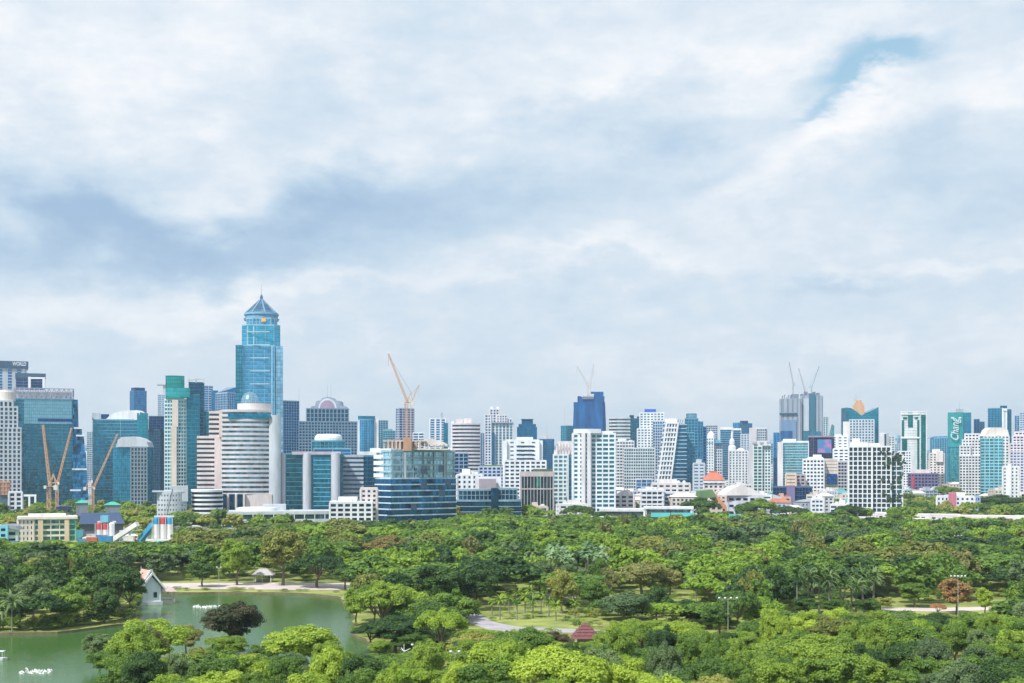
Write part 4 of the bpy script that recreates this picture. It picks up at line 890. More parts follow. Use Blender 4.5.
b = MB(); b.prism(ff(981, 988, D-1, 2), z+1, PZ(508.6, D)); b.build('roof_sign', wall((.7, .35, .08)), t)
# ------------------------------------------------------------ low buildings of their own
D = 1230; t, z = simple('civic_building', 'white building under a steep red hipped roof among the low roofs', ff(704, 723, D, 24), 481, D, wall((.66, .62, .62)), wd, bh=1.8, bw=4, pw=2, cat='building')
b = MB(); pl = offs(ff(703.5, 724, D, 26), 1.5); b.prism(pl, z+1, PZ(472.5, D), offs(ff(709, 718, D+8, 8), 0)); b.prism(offs(ff(710, 717, D+9, 7), 0), PZ(472.5, D), PZ(471, D)); b.build('red_roof', wall((.5, .16, .1)), t)
b = MB(); b.prism(ff(703, 725, D-2, 2), PZ(482.8, D), PZ(481.3, D)); b.build('cornice', Wh, t)
D = 1120; t = building('hall', 'hall with stepped orange roof slopes and a green roof panel behind the park', ff(690, 726, D, 26), 'hall')
facade(t, ff(694, 722, D+3, 20), 0, PZ(506, D), wall((.6, .5, .45)), wd, bh=2, bw=5, pw=2)
b = MB(); om = wall((.6, .32, .18)); stps = []
for k in range(6):
    f0, f1 = k/6, (k+1)/6
    for s_, xa, xb in ((-1, 703, 692), (1, 713, 727)):
        x0 = xa + (xb-xa)*f0; x1 = xa + (xb-xa)*(f1+.08)
        y = 491 + 16*f1; b.outline([(PX(min(x0, x1), D), PZ(y+1.2 if s_ < 0 else y - 2.4, D)), (PX(max(x0, x1), D), PZ(y - 2.4 if s_ < 0 else y+1.2, D)), (PX(max(x0, x1), D), PZ(y+4.5, D)), (PX(min(x0, x1), D), PZ(y+4.5, D))], D - k*.35, 22+k*.6)
b.build('stepped_orange_roof', om, t)
b = MB(); b.outline([(PX(695+3, D), PZ(499, D)), (PX(699, D), PZ(491, D)), (PX(712, D), PZ(489.5, D)), (PX(716, D), PZ(497, D))], D-3, 20); b.build('green_roof_panel', wall((.12, .24, .1)), t)
D = 1070; t = building('hall', 'wide hall with pale shallow arched roof right of the stepped orange roofs', ff(728, 763, D, 34), 'hall')
facade(t, ff(728, 763, D, 34), 0, PZ(496, D), wall((.55, .56, .66)), wd, bh=3.4, bw=6, pw=2, fh=6, mode='cells')
b = MB(); b.outline([(PX(x, D), PZ(y, D)) for x, y in ((724, 495.4), (727, 492), (733, 488), (739, 485.8), (745, 486), (752, 489), (760, 493), (764, 495.4))], D-1.5, 38); b.build('arched_roof', wall((.72, .68, .68)), t)
D = 1150; t, z = simple('civic_building', 'pale cream wing with small windows between the orange roofs and the arched hall', ff(716, 731, D, 20), 492, D, wall((.66, .55, .5)), wd, bh=2, bw=4, pw=2.4)
D = 1250; t, z = simple('office_building', 'low dark blue glass office with a violet stair tower', ff(773, 812, D, 26), 487.5, D, wall((.05, .1, .2)), G((.01, .06, .16), bw=2), bh=.4, bw=3, pw=.3)
b = MB(); b.prism(ff(786.5, 795, D-2, 12), 0, PZ(485.5, D)); b.build('stair_tower', wall((.2, .17, .32)), t)
D = 1320; simple('apartment_block', 'small cream block just above the low dark blue glass office', ff(786, 796, D, 18), 474, D, wall((.66, .54, .44)), wd, bh=2.8, bw=9, pw=2, cat='apartment block')
D = 1330; simple('apartment_block', 'small mauve brown block beside the small cream one', ff(796, 805, D, 18), 475, D, wall((.42, .36, .42)), wd, bh=1.6, bw=4, pw=1.5, cat='apartment block')
D = 1090; t, z = simple('apartment_block', 'low white block with blue shadowed balconies in front of the slanting tower', ff(641, 663, D, 20), 491, D, wall((.66, .68, .74)), wd, bh=1.7, bw=5, pw=.8, out=1, mode='rows', cat='apartment block', seed=8)
D = 1110; t, z = simple('apartment_block', 'low white block with grey balconies right beside the blue shadowed one', ff(663.5, 677, D, 18), 493, D, wall((.6, .64, .7)), wd, bh=1.5, bw=6, pw=.6, out=1, mode='rows', cat='apartment block')
D = 1180; t, z = simple('office_building', 'wide white low building with pale flat roof behind the two balconied blocks', ff(652, 690, D, 24), 484, D, wall((.68, .66, .66)), wd, bh=2.2, bw=6, pw=2, seed=14)
D = 1010; t, z = simple('station_building', 'long thin white flat roof raised over the trees below the big white tower', ff(601, 645, D, 14), 510, D, Wh, G((.2, .25, .3), line=0), bh=2.2, bw=30, pw=.5, fh=6, out=1.2)
D = 1000; simple('station_building', 'long white raised deck below the two balconied blocks', ff(645, 692, D, 12), 508, D, Wh, G((.2, .26, .32), line=0), bh=1.8, bw=30, pw=.5, fh=6, out=1.2)
D = 1130; simple('house', 'white two storey house with stacked pale roofs left of the two balconied blocks', ff(614, 634, D, 18), 495, D, wall((.7, .66, .66)), wd, bh=1.8, bw=5, pw=2, seed=6)
simple('office_building', 'low block of blue glass with white parapet above the stacked pale roofs', ff(636, 652, 1400, 20), 479.5, 1400, wall((.55, .6, .68)), G((.08, .25, .5)), bh=.6, bw=6)
for x0, x1, y, D, lab in ((849, 874, 518.5, 985, 'low white boundary wall with plain face, left of the round dark tree'), (876, 886, 514, 1000, 'small white gatehouse between the white frame tower and the park trees'), (903, 926, 520, 975, 'long low white roofed shed at the right, nearest the park trees'), (918, 960, 515.5, 1010, 'long pale wall running below the pink and white block'), (960, 1034, 517, 1000, 'long sunlit concrete wall reaching the right edge below the dark trees'), (1012, 1034, 493, 1500, 'pale flat warehouse roof at the right edge among trees')):
    D_ = D; t, z = simple('low_building', lab, ff(x0, x1, D_, 14), y, D_, wall((.72, .68, .68)), wd, bh=2.8, bw=8, pw=5, fh=5)
# turquoise sheds inside the park edge
tq = wall((.05, .33, .31), .6)
for i, (x0, x1, y, D, lab) in enumerate(((652, 669, 514.5, 900, 'leftmost turquoise shed roof showing through the park treetops'), (672, 693, 514.5, 890, 'largest turquoise shed roof, wide and gently pitched, in the park treetops'), (730, 740, 516, 900, 'small pale turquoise roof far right of the other two'), (592, 614, 518.2, 880, 'low shed with teal side and white roof edge below the big white tower'))):
    p = ff(x0, x1, D, 16); t = building('shed', lab, p, 'shed')
    b = MB(); b.prism(offs(p, -1), 0, PZ(y+2.5, D)); b.build('wall', wall((.35, .5, .5)), t)
    ps = offs(p, .8); rd = [((ps[0][0]+ps[3][0])/2, (ps[0][1]+ps[3][1])/2), ((ps[1][0]+ps[2][0])/2, (ps[1][1]+ps[2][1])/2)]
    z0, z1 = PZ(y+2.6, D), PZ(y, D)+1
    b = MB(); b.add([(x, yy, z0) for x, yy in ps] + [(*rd[0], z1), (*rd[1], z1)], [(0, 1, 5, 4), (2, 3, 4, 5), (1, 2, 5), (3, 0, 4), (3, 2, 1, 0)]); b.build('roof', tq if i < 3 else wall((.5, .65, .68)), t)
# left foreground city edge
D = 800; t = building('apartment_block', 'cream four storey block with white and glass balconies behind the left trees', ff(18, 76, D, 16), 'apartment block')
cm = wall((.74, .68, .64)); gm = G((.1, .3, .33), line=0, var=.8)
facade(t, ff(18, 33.5, D, 15), 0, PZ(519, D), cm, wd, bh=1.6, bw=2.4, pw=1.6, fh=3.2, mode='cells', top=False)
facade(t, ff(33.5, 68, D+1, 15), 0, PZ(519, D), cm, gm, bh=1.2, bw=4.8, pw=.5, fh=3.2, out=.9, mode='cells', wname='balcony_wall', top=False)
facade(t, ff(69, 75.5, D+1, 14), 0, PZ(519, D), wall((.2, .5, .45)), gm, bh=1.0, bw=4, pw=.4, fh=3.2, wname='green_wing', top=False)
for x0, x1 in ((38, 43), (64.5, 69)): b = MB(); b.prism(ff(x0, x1, D-1.2, 10), 0, PZ(519.4, D)); b.build('cream_fin', wall((.66, .54, .4)), t)
b = MB(); b.prism(ff(17, 77.5, D-1.6, 19), PZ(519, D), PZ(516.5, D)); b.prism(ff(28, 66, D+4, 9), PZ(516.5, D), PZ(514, D)); b.build('flat_roof', wall((.74, .7, .68)), t)
D = 770; t = building('apartment_block', 'low light blue block with rows of dark windows at the left edge', ff(-16, 17, D, 14), 'apartment block')
bm = wall((.22, .58, .74)); facade(t, ff(-16, 7, D, 14), 0, PZ(527, D), bm, wd, bh=1.7, bw=3.8, pw=1.7, fh=3.2, mode='cells')
facade(t, ff(7, 17, D+2, 12), 0, PZ(530.5, D), wall((.55, .68, .74)), wd, bh=1.9, bw=4, pw=1.9, fh=3.2, mode='cells', wname='wing_wall')
b = MB(); b.outline([(PX(x, D), PZ(y, D)) for x, y in ((-3, 527), (0, 524.6), (8, 524.2), (14, 526.5), (17, 530))], D+2, 9); b.build('curved_roof', wall((.25, .28, .33)), t)
D = 1150; t = building('unfinished_building', 'open white concrete frame half hidden by trees at the far left', ff(9, 36, D, 18), 'building')
facade(t, ff(9, 22, D, 16), 0, PZ(492.5, D), Wh, wd, bh=1.4, bw=4.5, pw=2, fh=4.2, mode='merged')
b = MB()
for x in (22, 29, 35): b.box(PX(x, D), D+1, 0, 1.4, 1.4, PZ(496, D))
b.box(PX(28.5, D), D+1, PZ(496.5, D), PX(36, D)-PX(21, D), 1.6, 1.8); b.build('frame', Wh, t)
D = 1180; t = building('unfinished_building', 'orange and dark scaffolded site block at the left edge', ff(-10, 10, D, 16), 'building')
b = MB(); b.prism(ff(-10, 9, D, 16), 0, PZ(495, D)); b.build('lower_storey', wall((.08, .16, .22)), t)
facade(t, ff(0, 10, D-1, 14), PZ(495, D), PZ(482.5, D), wall((.6, .3, .16)), wall((.35, .3, .28)), bh=1, bw=3, pw=.8, fh=3.5, wname='scaffold')
D = 850; t = building('shed', 'long dark blue roofed site shed behind the red and white silos', ff(80, 124, D, 22), 'shed')
b = MB(); b.prism(ff(81, 123, D+2, 18), 0, PZ(523, D)); b.build('wall', wall((.12, .14, .2)), t)
ps = ff(79, 125, D, 22); z0, z1 = PZ(524, D), PZ(513.5, D)
b = MB(); b.add([(x, y, z0) for x, y in ps] + [(ps[3][0]+2, ps[3][1]-4, z1), (ps[2][0]-2, ps[2][1]-4, z1)], [(0, 1, 5, 4), (1, 2, 5), (3, 0, 4), (2, 3, 4, 5), (3, 2, 1, 0)]); b.build('roof', wall((.035, .07, .15), .5), t)
# silos
def silos(lab, D, x0, x1, y0, y1, n, cols, plinth):
    t = building('silo', lab, ff(x0, x1, D, 8), 'silo'); w = (x1-x0)/n
    for i in range(n):
        cx_ = PX(x0 + w*(i+.5), D); r = w/F*D/2*.94
        b = MB(); b.lathe(cx_, D+r, [(r*.25, 1.2), (r, 4), (r, PZ(y0+3.2, D)-.05)], 16); b.build('tank', wall((.72, .7, .72), .5), t)
        b = MB(); zz = PZ(y0+7.2, D); b.lathe(cx_, D+r, [(r*1.03, zz), (r*1.03, PZ(y0+1.2, D)), (r*.4, PZ(y0, D))], 16); b.build('painted_collar', wall(cols[i], .5), t)
    b = MB(); b.box(PX((x0+x1)/2, D), D+4, PZ(y0+.4, D), PX(x1, D)-PX(x0, D), .8, 1.0); b.box(PX((x0+x1)/2, D), D-1.5, 0, PX(x1+5, D)-PX(x0-5, D), 5, plinth); b.build('platform', wall((.7, .66, .64)), t)
    b = MB()
    for i in range(n+1):
        b.bar((PX(x0+w*i, D), D-.6, 0), (PX(x0+w*i, D), D-.6, PZ(y0+1, D)), .3)
    b.build('ladder_frame', wall((.55, .6, .66)), t); return t
RED, BLU, WHT = (.55, .08, .09), (.04, .3, .55), (.72, .72, .74)
silos('three tall white silos with blue, red and blue painted collars', 760, 152.5, 172.5, 517, 545, 3, (BLU, RED, BLU), 3.5)
t = silos('group of three smaller silos, two red topped, left of the tall three', 780, 95.5, 114, 522.5, 545, 3, (RED, RED, WHT), 3)
D = 778; b = MB(); b.box(PX(103, D), D+4, PZ(522.5, D), 4.5, 4, 4); b.build('filter_box', wall((.15, .45, .6)), t)
D = 765
for i, (pts, c_, lab) in enumerate(((((146, 541), (150, 528), (153, 524)), BLU, 'blue inclined conveyor rising to the tall three silos'), (((118, 541), (128, 534), (137, 524)), (.7, .68, .7), 'white inclined conveyor left of the blue one'))):
    t = building('conveyor', lab, ff(pts[0][0]-4, pts[-1][0], D, 5), 'conveyor')
    b = MB(); P0 = (PX(pts[0][0]-9, D), D+6, 2); P1 = (PX(pts[-1][0], D), D+1, PZ(pts[-1][1], D)); b.bar(P0, P1, 3.2, 2.6); b.build('belt_housing', wall(c_), t)
    b = MB()
    for f_ in (.35, .7):
        q = Vector(P0).lerp(Vector(P1), f_); b.bar((q.x-1.2, q.y, 0), (q.x, q.y, q.z-.8), .5); b.bar((q.x+1.2, q.y, 0), (q.x, q.y, q.z-.8), .5)
    b.build('trestle', wall(c_), t)
for i, (x0, x1, y, D, c_, r_, lab) in enumerate(((83, 95, 537, 800, (.5, .46, .44), (.6, .5, .45), 'beige site cabin left of the smaller silos'), (116, 126, 537, 775, BLU, (.1, .4, .6), 'bright blue plant housing right of the smaller silos'), (126, 137, 534.5, 790, (.6, .2, .2), (.66, .62, .62), 'white roofed plant house with red side between the silo groups'), (137, 147, 538, 770, (.05, .35, .6), (.6, .66, .7), 'blue walled low plant house beside the tall three silos'), (110, 132, 529, 880, (.1, .2, .45), (.04, .12, .35), 'dark blue tarpaulin covered mixer building behind the silos'), (188, 208, 540, 820, (.6, .6, .56), (.66, .64, .6), 'pale flat roof among the trees right of the tall three silos'), (154, 170, 541.5, 735, (.05, .4, .5), (.06, .45, .55), 'teal rounded canopy at the foot of the tall three silos'), (56, 72, 505.5, 1020, (.12, .16, .24), (.1, .14, .22), 'dark flat roof behind the cream block beside the crane masts'), (272, 290, 528, 800, (.6, .6, .6), (.72, .72, .7), 'small white roof in the trees below the white canopy'), (306, 320, 532, 770, (.4, .45, .48), (.66, .7, .7), 'two level grey white kiosk in trees below the low white apartments'))):
    p = ff(x0, x1, D, 9); t = building('site_building', lab, p, 'building')
    b = MB(); b.prism(p, 0, PZ(y+1.4, D)); b.build('wall', wall(c_), t)
    b = MB(); pp = offs(p, .6); b.prism(pp, PZ(y+1.4, D), PZ(y, D), offs(p, -1.4)); b.build('roof', wall(r_), t)
    b = MB()
    for k in range(3): b.box(p[0][0] + (p[1][0]-p[0][0])*(k+.7)/3.4, p[0][1] + (p[1][1]-p[0][1])*(k+.7)/3.4 - .1, PZ(y+1.4, D)-4, 1.6, .3, 1.8)
    b.build('window_row', wd, t)
for i, (x0, x1, y, D, lab) in enumerate(((76, 88, 500, 1000, 'green netted roof beside the third crane, left'), (105, 120, 502, 990, 'green netted roof beside the third crane, right'))):
    p = ff(x0, x1, D, 14); t = building('site_building', lab, p, 'building')
    b = MB(); b.prism(p, 0, PZ(y+3, D)); b.build('wall', wall((.2, .24, .28)), t)
    b = MB(); b.prism(offs(p, .8), PZ(y+3, D), PZ(y, D), offs(p, -4)); b.build('netted_roof', wall((.05, .42, .3)), t)

rg = random.Random(8)
for i in range(34):
    px, D = rg.uniform(74, 152) if i < 26 else rg.uniform(0, 20), rg.uniform(742, 835); x = PX(px, D)
    if not free(x, D, 3): continue
    ci = rg.randrange(4); c_ = ((.05, .25, .5), (.68, .68, .68), (.5, .12, .1), (.12, .42, .5))[ci]; nm = ('blue', 'white', 'red', 'turquoise')[ci]
    p = [(x-3, D-1.3), (x+3, D-1.3), (x+3, D+1.3), (x-3, D+1.3)]; t = building('site_container', 'small %s site container in the concrete plant yard' % nm, p, 'container', '%s containers in the plant yard' % nm)
    z = rg.choice((0, 0, 2.7)); b = MB(); b.prism(p, 0, 2.6+z)
    for k in range(9): b.box(x-2.8+k*.7, D-1.36, .2, .25, .12, 2.2+z)
    b.build('body', wall(c_, .5), t); b = MB(); b.prism(offs(p, .12), 2.6+z, 2.75+z); b.build('roof', wall(tuple(v*.8+.12 for v in c_)), t)
# ------------------------------------------------------------ cranes
ORA = metal((.6, .36, .22), .6); PALE = metal((.55, .42, .33), .6); GRN = metal((.2, .3, .32), .6)
def crane(label, D, mast, tip, cw=(-7, 0), mat=ORA, w=1.9, base=0, top=None, seg=26):
    w *= .8
    x, y0, y1 = mast; X0 = PX(x, D); zt = PZ(y1, D)
    t = thing('tower_crane', label, 'crane', X0, D, base)
    s_ = D / F
    b = MB(); b.lattice((X0, D, base), (X0, D, zt), w, max(4, int((zt-base)/(w*1.3))), w*.13); b.build('mast', mat, t)
    b = MB(); T = (PX(tip[0], D), D - 1, PZ(tip[1], D)); b.lattice((X0 + w*.4, D-.4, zt + w*.6), T, w*.75, seg, w*.13, w*.5); jib_ = b.build('jib', mat, t)
    sg = 1 if T[0] > X0 else -1
    C = (X0 - sg*abs(cw[0])*s_, D, zt + w*.5)
    b = MB(); b.bar((X0 + sg*w, D, zt+w*.5), C, w*.7, w*.3); cj_ = b.build('counter_jib', mat, t)
    b = MB(); b.box(C[0], D, C[2]-w*1.1, w*1.3, w*.9, w*1.5); b.build('counterweight', wall((.6, .6, .6)), cj_)
    b = MB(); A = (X0 - sg*w*1.6, D, zt + w*4.2); b.bar((X0, D, zt+w*.5), A, w*.25); b.bar((C[0], D, C[2]), A, w*.2); b.build('back_frame', mat, t)
    b = MB(); q = Vector((X0, D, zt)).lerp(Vector(T), .93); b.bar(A, q, .16); b.bar(T, (T[0], T[1], T[2]-12*s_), .14); b.build('cable', metal((.1, .1, .1)), jib_)
    b = MB(); b.box(X0 + sg*w*.9, D-w*.8, zt - w*.2, w*.8, w*.8, w*1.0); b.build('cab', wall((.66, .66, .62)), t)
    return t
crane('thick orange crane on the far left with its jib raised almost upright', 1010, (49, 560, 488), (43.5, 425), mat=ORA, w=3.0)
crane('second orange crane on the far left, jib leaning to the right', 1060, (57, 560, 484), (72, 428), mat=ORA, w=2.5)
crane('third orange crane, white counterweight, jib leaning right before dark glass blocks', 1040, (93, 560, 489), (118, 434), cw=(8, 0), mat=ORA, w=2.1)
crane('tall pale orange crane on the building site tower, jib tilted steeply left', 985, (406.5, 460, 404), (388.5, 354), cw=(6, 0), mat=ORA, w=2.7, base=PZ(451, 985), seg=34)
crane('small grey crane behind the tall pale orange one, jib tilted right', 1500, (411, 430, 403), (419, 385), cw=(3, 0), mat=PALE, w=2.2, base=40)
crane('left of the two thin cranes on the blue wrapped tower', 1802, (588, 396, 388), (577, 366), cw=(2, 0), mat=PALE, w=1.3, base=PZ(397, 1802))
crane('right of the two thin cranes on the blue wrapped tower', 1815, (590.5, 394, 386), (593.5, 364), cw=(2, 0), mat=PALE, w=1.3, base=PZ(397, 1815))
crane('thin crane on the left concrete twin tower, jib nearly upright', 2310, (793, 402, 386), (789, 362), cw=(2, 0), mat=GRN, w=1.7, base=PZ(400, 2310))
crane('middle thin crane between the concrete twin towers, tilted left', 2306, (804.5, 402, 392), (798.5, 368), cw=(2, 0), mat=GRN, w=1.5, base=PZ(400, 2306))
crane('thin crane on the right concrete twin tower, tilted right', 2320, (811.5, 400, 388), (819, 366), cw=(3, 0), mat=GRN, w=1.7, base=PZ(397, 2320))
crane('small dark luffing crane mast leaning over the tall three silos', 900, (166.5, 530, 517), (173, 489), cw=(1, 0), mat=metal((.12, .13, .16)), w=.9, seg=12)

# ------------------------------------------------------------ many low blocks and far towers
rg = random.Random(42)
HC_ = [((.7, .72, .74), 'white'), ((.62, .56, .5), 'cream'), ((.42, .48, .56), 'grey'), ((.3, .48, .62), 'light blue'), ((.6, .42, .36), 'brick pink')]
hm = [wall(c) for c, _ in HC_]; rm = [wall((.66, .66, .66)), wall((.45, .16, .1)), wall((.3, .34, .38)), wall((.12, .36, .4)), wall((.7, .66, .62))]
cnt = 0
for tries in range(16000):
    D = rg.uniform(1080, 2500) if rg.random() < .8 else rg.uniform(1080, 1500); px = rg.uniform(440, 1030) if D < 1500 or rg.random() < .8 else rg.uniform(-5, 440)
    if 880 < px and D < 1400: continue
    x = PX(px, D); w = rg.uniform(9, 24); d = rg.uniform(9, 18)
    if not free(x, D + d/2, math.hypot(w, d)/2*.72): continue
    ci = rg.choices(range(5), (12, 4, 4, 2, 1))[0]; h = rg.uniform(8, 20) + (D-1080)/1400*rg.uniform(0, 18)
    t = building('low_block', 'low %s city block packed among the roofs between park and towers' % HC_[ci][1], [(x-w/2, D), (x+w/2, D), (x+w/2, D+d), (x-w/2, D+d)], 'building', 'low %s blocks packed at the foot of the towers' % HC_[ci][1])
    a = rg.uniform(-.5, .5); c, s = math.cos(a), math.sin(a)
    poly = [(x + u*c - v*s, D+d/2 + u*s + v*c) for u, v in ((-w/2, -d/2), (w/2, -d/2), (w/2, d/2), (-w/2, d/2))]
    facade(t, poly, 0, h, hm[ci], rg.choice((wd, wd, wt, bl)), fh=3.3, bh=rg.choice((1.5, 1.9)), bw=rg.choice((3.2, 4, 6)), pw=rg.choice((.9, 1.6, 2)), out=.35)
    b = MB()
    r_ = rg.random()
    if r_ < .45: b.prism(offs(poly, 1), h+1.05, h+rg.uniform(3, 5.5), offs(poly, -min(w, d)*.36)); b.build('roof', rg.choice(rm), t)
    else:
        b.box(x + rg.uniform(-3, 3), D+d/2, h+.9, w*.3, d*.4, 3.2, a); b.build('plant_room', hm[ci], t)
        b = MB(); b.box(x - w*.25, D+d/2, h+.9, 3, 3, 2, a); b.box(x + w*.3, D+d/2-2, h+.9, 2.5, 4, 1.6, a); b.build('roof_unit', rg.choice(rm), t)
    cnt += 1
    if cnt >= 290: break
cnt = 0
fm_ = [wall((.55, .6, .66)), wall((.68, .7, .72)), wall((.4, .46, .54)), wall((.3, .45, .55))]
for tries in range(12000):
    D = rg.uniform(2500, 4600); px = rg.uniform(300, 1030) if rg.random() < .85 else rg.uniform(60, 300); x = PX(px, D); w = rg.uniform(16, 36)
    if not free(x, D+14, w*.5): continue
    top = rg.choice((rg.uniform(452, 466), rg.uniform(446, 462), rg.uniform(438, 456)))
    ci = rg.randrange(4); nm = ('grey blue', 'whitish', 'mid grey', 'pale teal')[ci]
    t = building('distant_tower', 'small %s tower far back in the hazy skyline' % nm, [(x-w/2, D), (x+w/2, D), (x+w/2, D+26), (x-w/2, D+26)], 'tower', 'distant %s towers in the haze' % nm)
    a = rg.uniform(-.6, .6); c, s = math.cos(a), math.sin(a)
    poly = [(x + u*c - v*s, D+13 + u*s + v*c) for u, v in ((-w/2, -12), (w/2, -12), (w/2, 12), (-w/2, 12))]
    h = PZ(top, D); facade(t, poly, 0, h, fm_[ci], rg.choice((sk, lb, bl, wt)), fh=5, bh=rg.choice((1.2, 2.4)), bw=rg.choice((5, 8)), pw=rg.choice((.8, 2.5)), out=.5)
    b = MB(); b.box(x, D+13, h+.9, w*.4, 10, rg.uniform(4, 9), a); b.build('plant_room', fm_[ci], t)
    cnt += 1
    if cnt >= 230: break

# ------------------------------------------------------------ ground, water, paths
def gp(px, py): D = GY(py); return (PX(px, D), D)
lake = [gp(*p) for p in ((-90, 770), (-90, 634), (60, 632), (126, 623), (138, 604), (150, 592), (200, 592), (260, 592), (300, 593), (338, 596), (350, 606), (354, 622), (350, 634), (372, 641), (404, 646), (432, 650), (424, 660), (385, 669), (340, 674), (290, 668), (250, 660), (205, 657), (140, 664), (96, 683), (70, 770))]
def rough_edge(L, step=5, amp=1.1):
    g = random.Random(5); r = []
    for i in range(len(L)):
        a, b_ = L[i], L[(i+1) % len(L)]; n = max(1, int(math.hypot(b_[0]-a[0], b_[1]-a[1])/step))
        for k in range(n): r.append((a[0]+(b_[0]-a[0])*k/n + g.uniform(-amp, amp), a[1]+(b_[1]-a[1])*k/n + g.uniform(-amp, amp)))
    return r
lake = rough_edge(lake)
def sheet(name, outer, hole, z, mat, kind='structure'):
    loops = [[Vector((x, y, 0)) for x, y in outer]] + ([[Vector((x, y, 0)) for x, y in hole]] if hole else [])
    tri = tessellate_polygon(loops); vs = [(p.x, p.y, z) for l in loops for p in l]
    me = bpy.data.meshes.new(name)
    fs = []
    for a, b_, c in tri:
        A, B, C_ = (Vector(vs[i]) for i in (a, b_, c)); fs.append((a, b_, c) if (B-A).cross(C_-A).z > 0 else (a, c, b_))
    me.from_pydata(vs, [], fs); me.materials.append(mat); o = bpy.data.objects.new(name, me); col.objects.link(o); o['kind'] = kind; return o
def ground_mat(name, c1, c2, sc_, rough=.95):
    m, nt, out = newmat(name); p = nd(nt, 'ShaderNodeBsdfPrincipled'); p.inputs['Roughness'].default_value = rough
    g = nd(nt, 'ShaderNodeNewGeometry'); n = nd(nt, 'ShaderNodeTexNoise'); n.inputs['Scale'].default_value = sc_; n.inputs['Detail'].default_value = 8; n.inputs['Roughness'].default_value = .65
    lk(nt, g.outputs['Position'], n.inputs['Vector']); r = nd(nt, 'ShaderNodeMapRange'); r.inputs['From Min'].default_value = .35; r.inputs['From Max'].default_value = .65; lk(nt, n.outputs['Fac'], r.inputs['Value'])
    mx = nd(nt, 'ShaderNodeMix', data_type='RGBA'); lk(nt, r.outputs[0], mx.inputs['Factor']); mx.inputs[6].default_value = (*c1, 1); mx.inputs[7].default_value = (*c2, 1)
    lk(nt, mx.outputs[2], p.inputs['Base Color']); lk(nt, p.outputs[0], out.inputs[0]); return m
lawn = ground_mat('lawn', (.13, .17, .04), (.34, .38, .09), .09)
sheet('ground', [(-7000, 960), (7000, 960), (7000, 9000), (-7000, 9000)], None, 0, ground_mat('city_ground', (.16, .17, .16), (.3, .3, .29), .02))
sheet('park_lawn', [(-1500, -300), (1500, -300), (1500, 960), (-1500, 960)], lake, 0, lawn)
bk = MB(); n = len(lake); bk.add([(x, y, 0) for x, y in lake] + [(x, y, -1.2) for x, y in lake], [(i, (i+1) % n, n+(i+1) % n, n+i) for i in range(n)])
o = bk.build('lake_bank', ground_mat('bank_earth', (.12, .1, .06), (.2, .17, .11), .5)); o['kind'] = 'structure'
m, nt, out = newmat('lake_water'); p = nd(nt, 'ShaderNodeBsdfPrincipled'); p.inputs['Roughness'].default_value = .05; p.inputs['IOR'].default_value = 1.33; p.inputs['Specular IOR Level'].default_value = .36
p.inputs['Base Color'].default_value = (.06, .14, .035, 1); g = nd(nt, 'ShaderNodeNewGeometry')
mp = nd(nt, 'ShaderNodeMapping'); mp.inputs['Scale'].default_value = (.8, 1.6, 1); n_ = nd(nt, 'ShaderNodeTexNoise'); n_.inputs['Scale'].default_value = .9; n_.inputs['Detail'].default_value = 4
bm_ = nd(nt, 'ShaderNodeBump'); bm_.inputs['Strength'].default_value = .6; bm_.inputs['Distance'].default_value = .12
lk(nt, g.outputs['Position'], mp.inputs['Vector']); lk(nt, mp.outputs[0], n_.inputs['Vector']); lk(nt, n_.outputs['Fac'], bm_.inputs['Height']); lk(nt, bm_.outputs[0], p.inputs['Normal']); lk(nt, p.outputs[0], out.inputs[0])
sheet('lake_water', [(-420, 150), (60, 150), (60, 560), (-420, 560)], None, -.7, m)
pave = ground_mat('paving', (.5, .42, .4), (.62, .54, .52), .3); asph = ground_mat('path_asphalt', (.3, .28, .31), (.42, .39, .42), .2)
sheet('promenade', [gp(*q) for q in ((150, 588.5), (360, 590.5), (380, 588), (380, 583.5), (262, 582.8), (150, 583.2))], None, .03, pave)
sheet('path', [gp(*q) for q in ((466, 612), (474, 610), (484, 617), (497, 623), (520, 627), (560, 628.5), (600, 630), (600, 633), (556, 632.5), (512, 632), (486, 629), (470, 623), (464, 616))], None, .03, asph)
sheet('park_road', [gp(*q) for q in ((505, 594), (575, 594), (576, 598), (505, 598))], None, .03, pave)
sheet('park_walk', [gp(*q) for q in ((880, 607.5), (930, 608), (1030, 606), (1030, 609.5), (930, 611.5), (880, 610.5))], None, .03, pave)

# ------------------------------------------------------------ pavilion by the lake
D = 432; x0 = PX(150, D)
t = building('pavilion', 'white gabled Thai style pavilion with pinkish roof standing in the lake edge', [(x0-8, D), (x0+8, D), (x0+8, D+14), (x0-8, D+14)], 'pavilion')
s = D/F; ra = R(34); c, q_ = math.cos(ra), math.sin(ra)
W = lambda u, v: (x0 + u*c - v*q_, D + 2 + u*q_ + v*c)
def ploy(u0, u1, v0, v1): return [W(u0, v0), W(u1, v0), W(u1, v1), W(u0, v1)]
pw_ = wall((.72, .78, .84))
b = MB(); b.prism(ploy(-3.2, 3.2, 0, 11), 0, 5.2); b.add([(*W(-3.2, 0), 5.2), (*W(3.2, 0), 5.2), (*W(0, 0), 8.8), (*W(-3.2, 11), 5.2), (*W(3.2, 11), 5.2), (*W(0, 11), 8.8)], [(0, 1, 2), (4, 3, 5), (0, 2, 5, 3), (1, 4, 5, 2), (0, 3, 4, 1)]); b.build('wall', pw_, t)
b = MB(); b.prism(ploy(-3.6, 3.6, -.5, 11.4), -1.3, .35); b.build('plinth', wall((.6, .64, .66)), t)
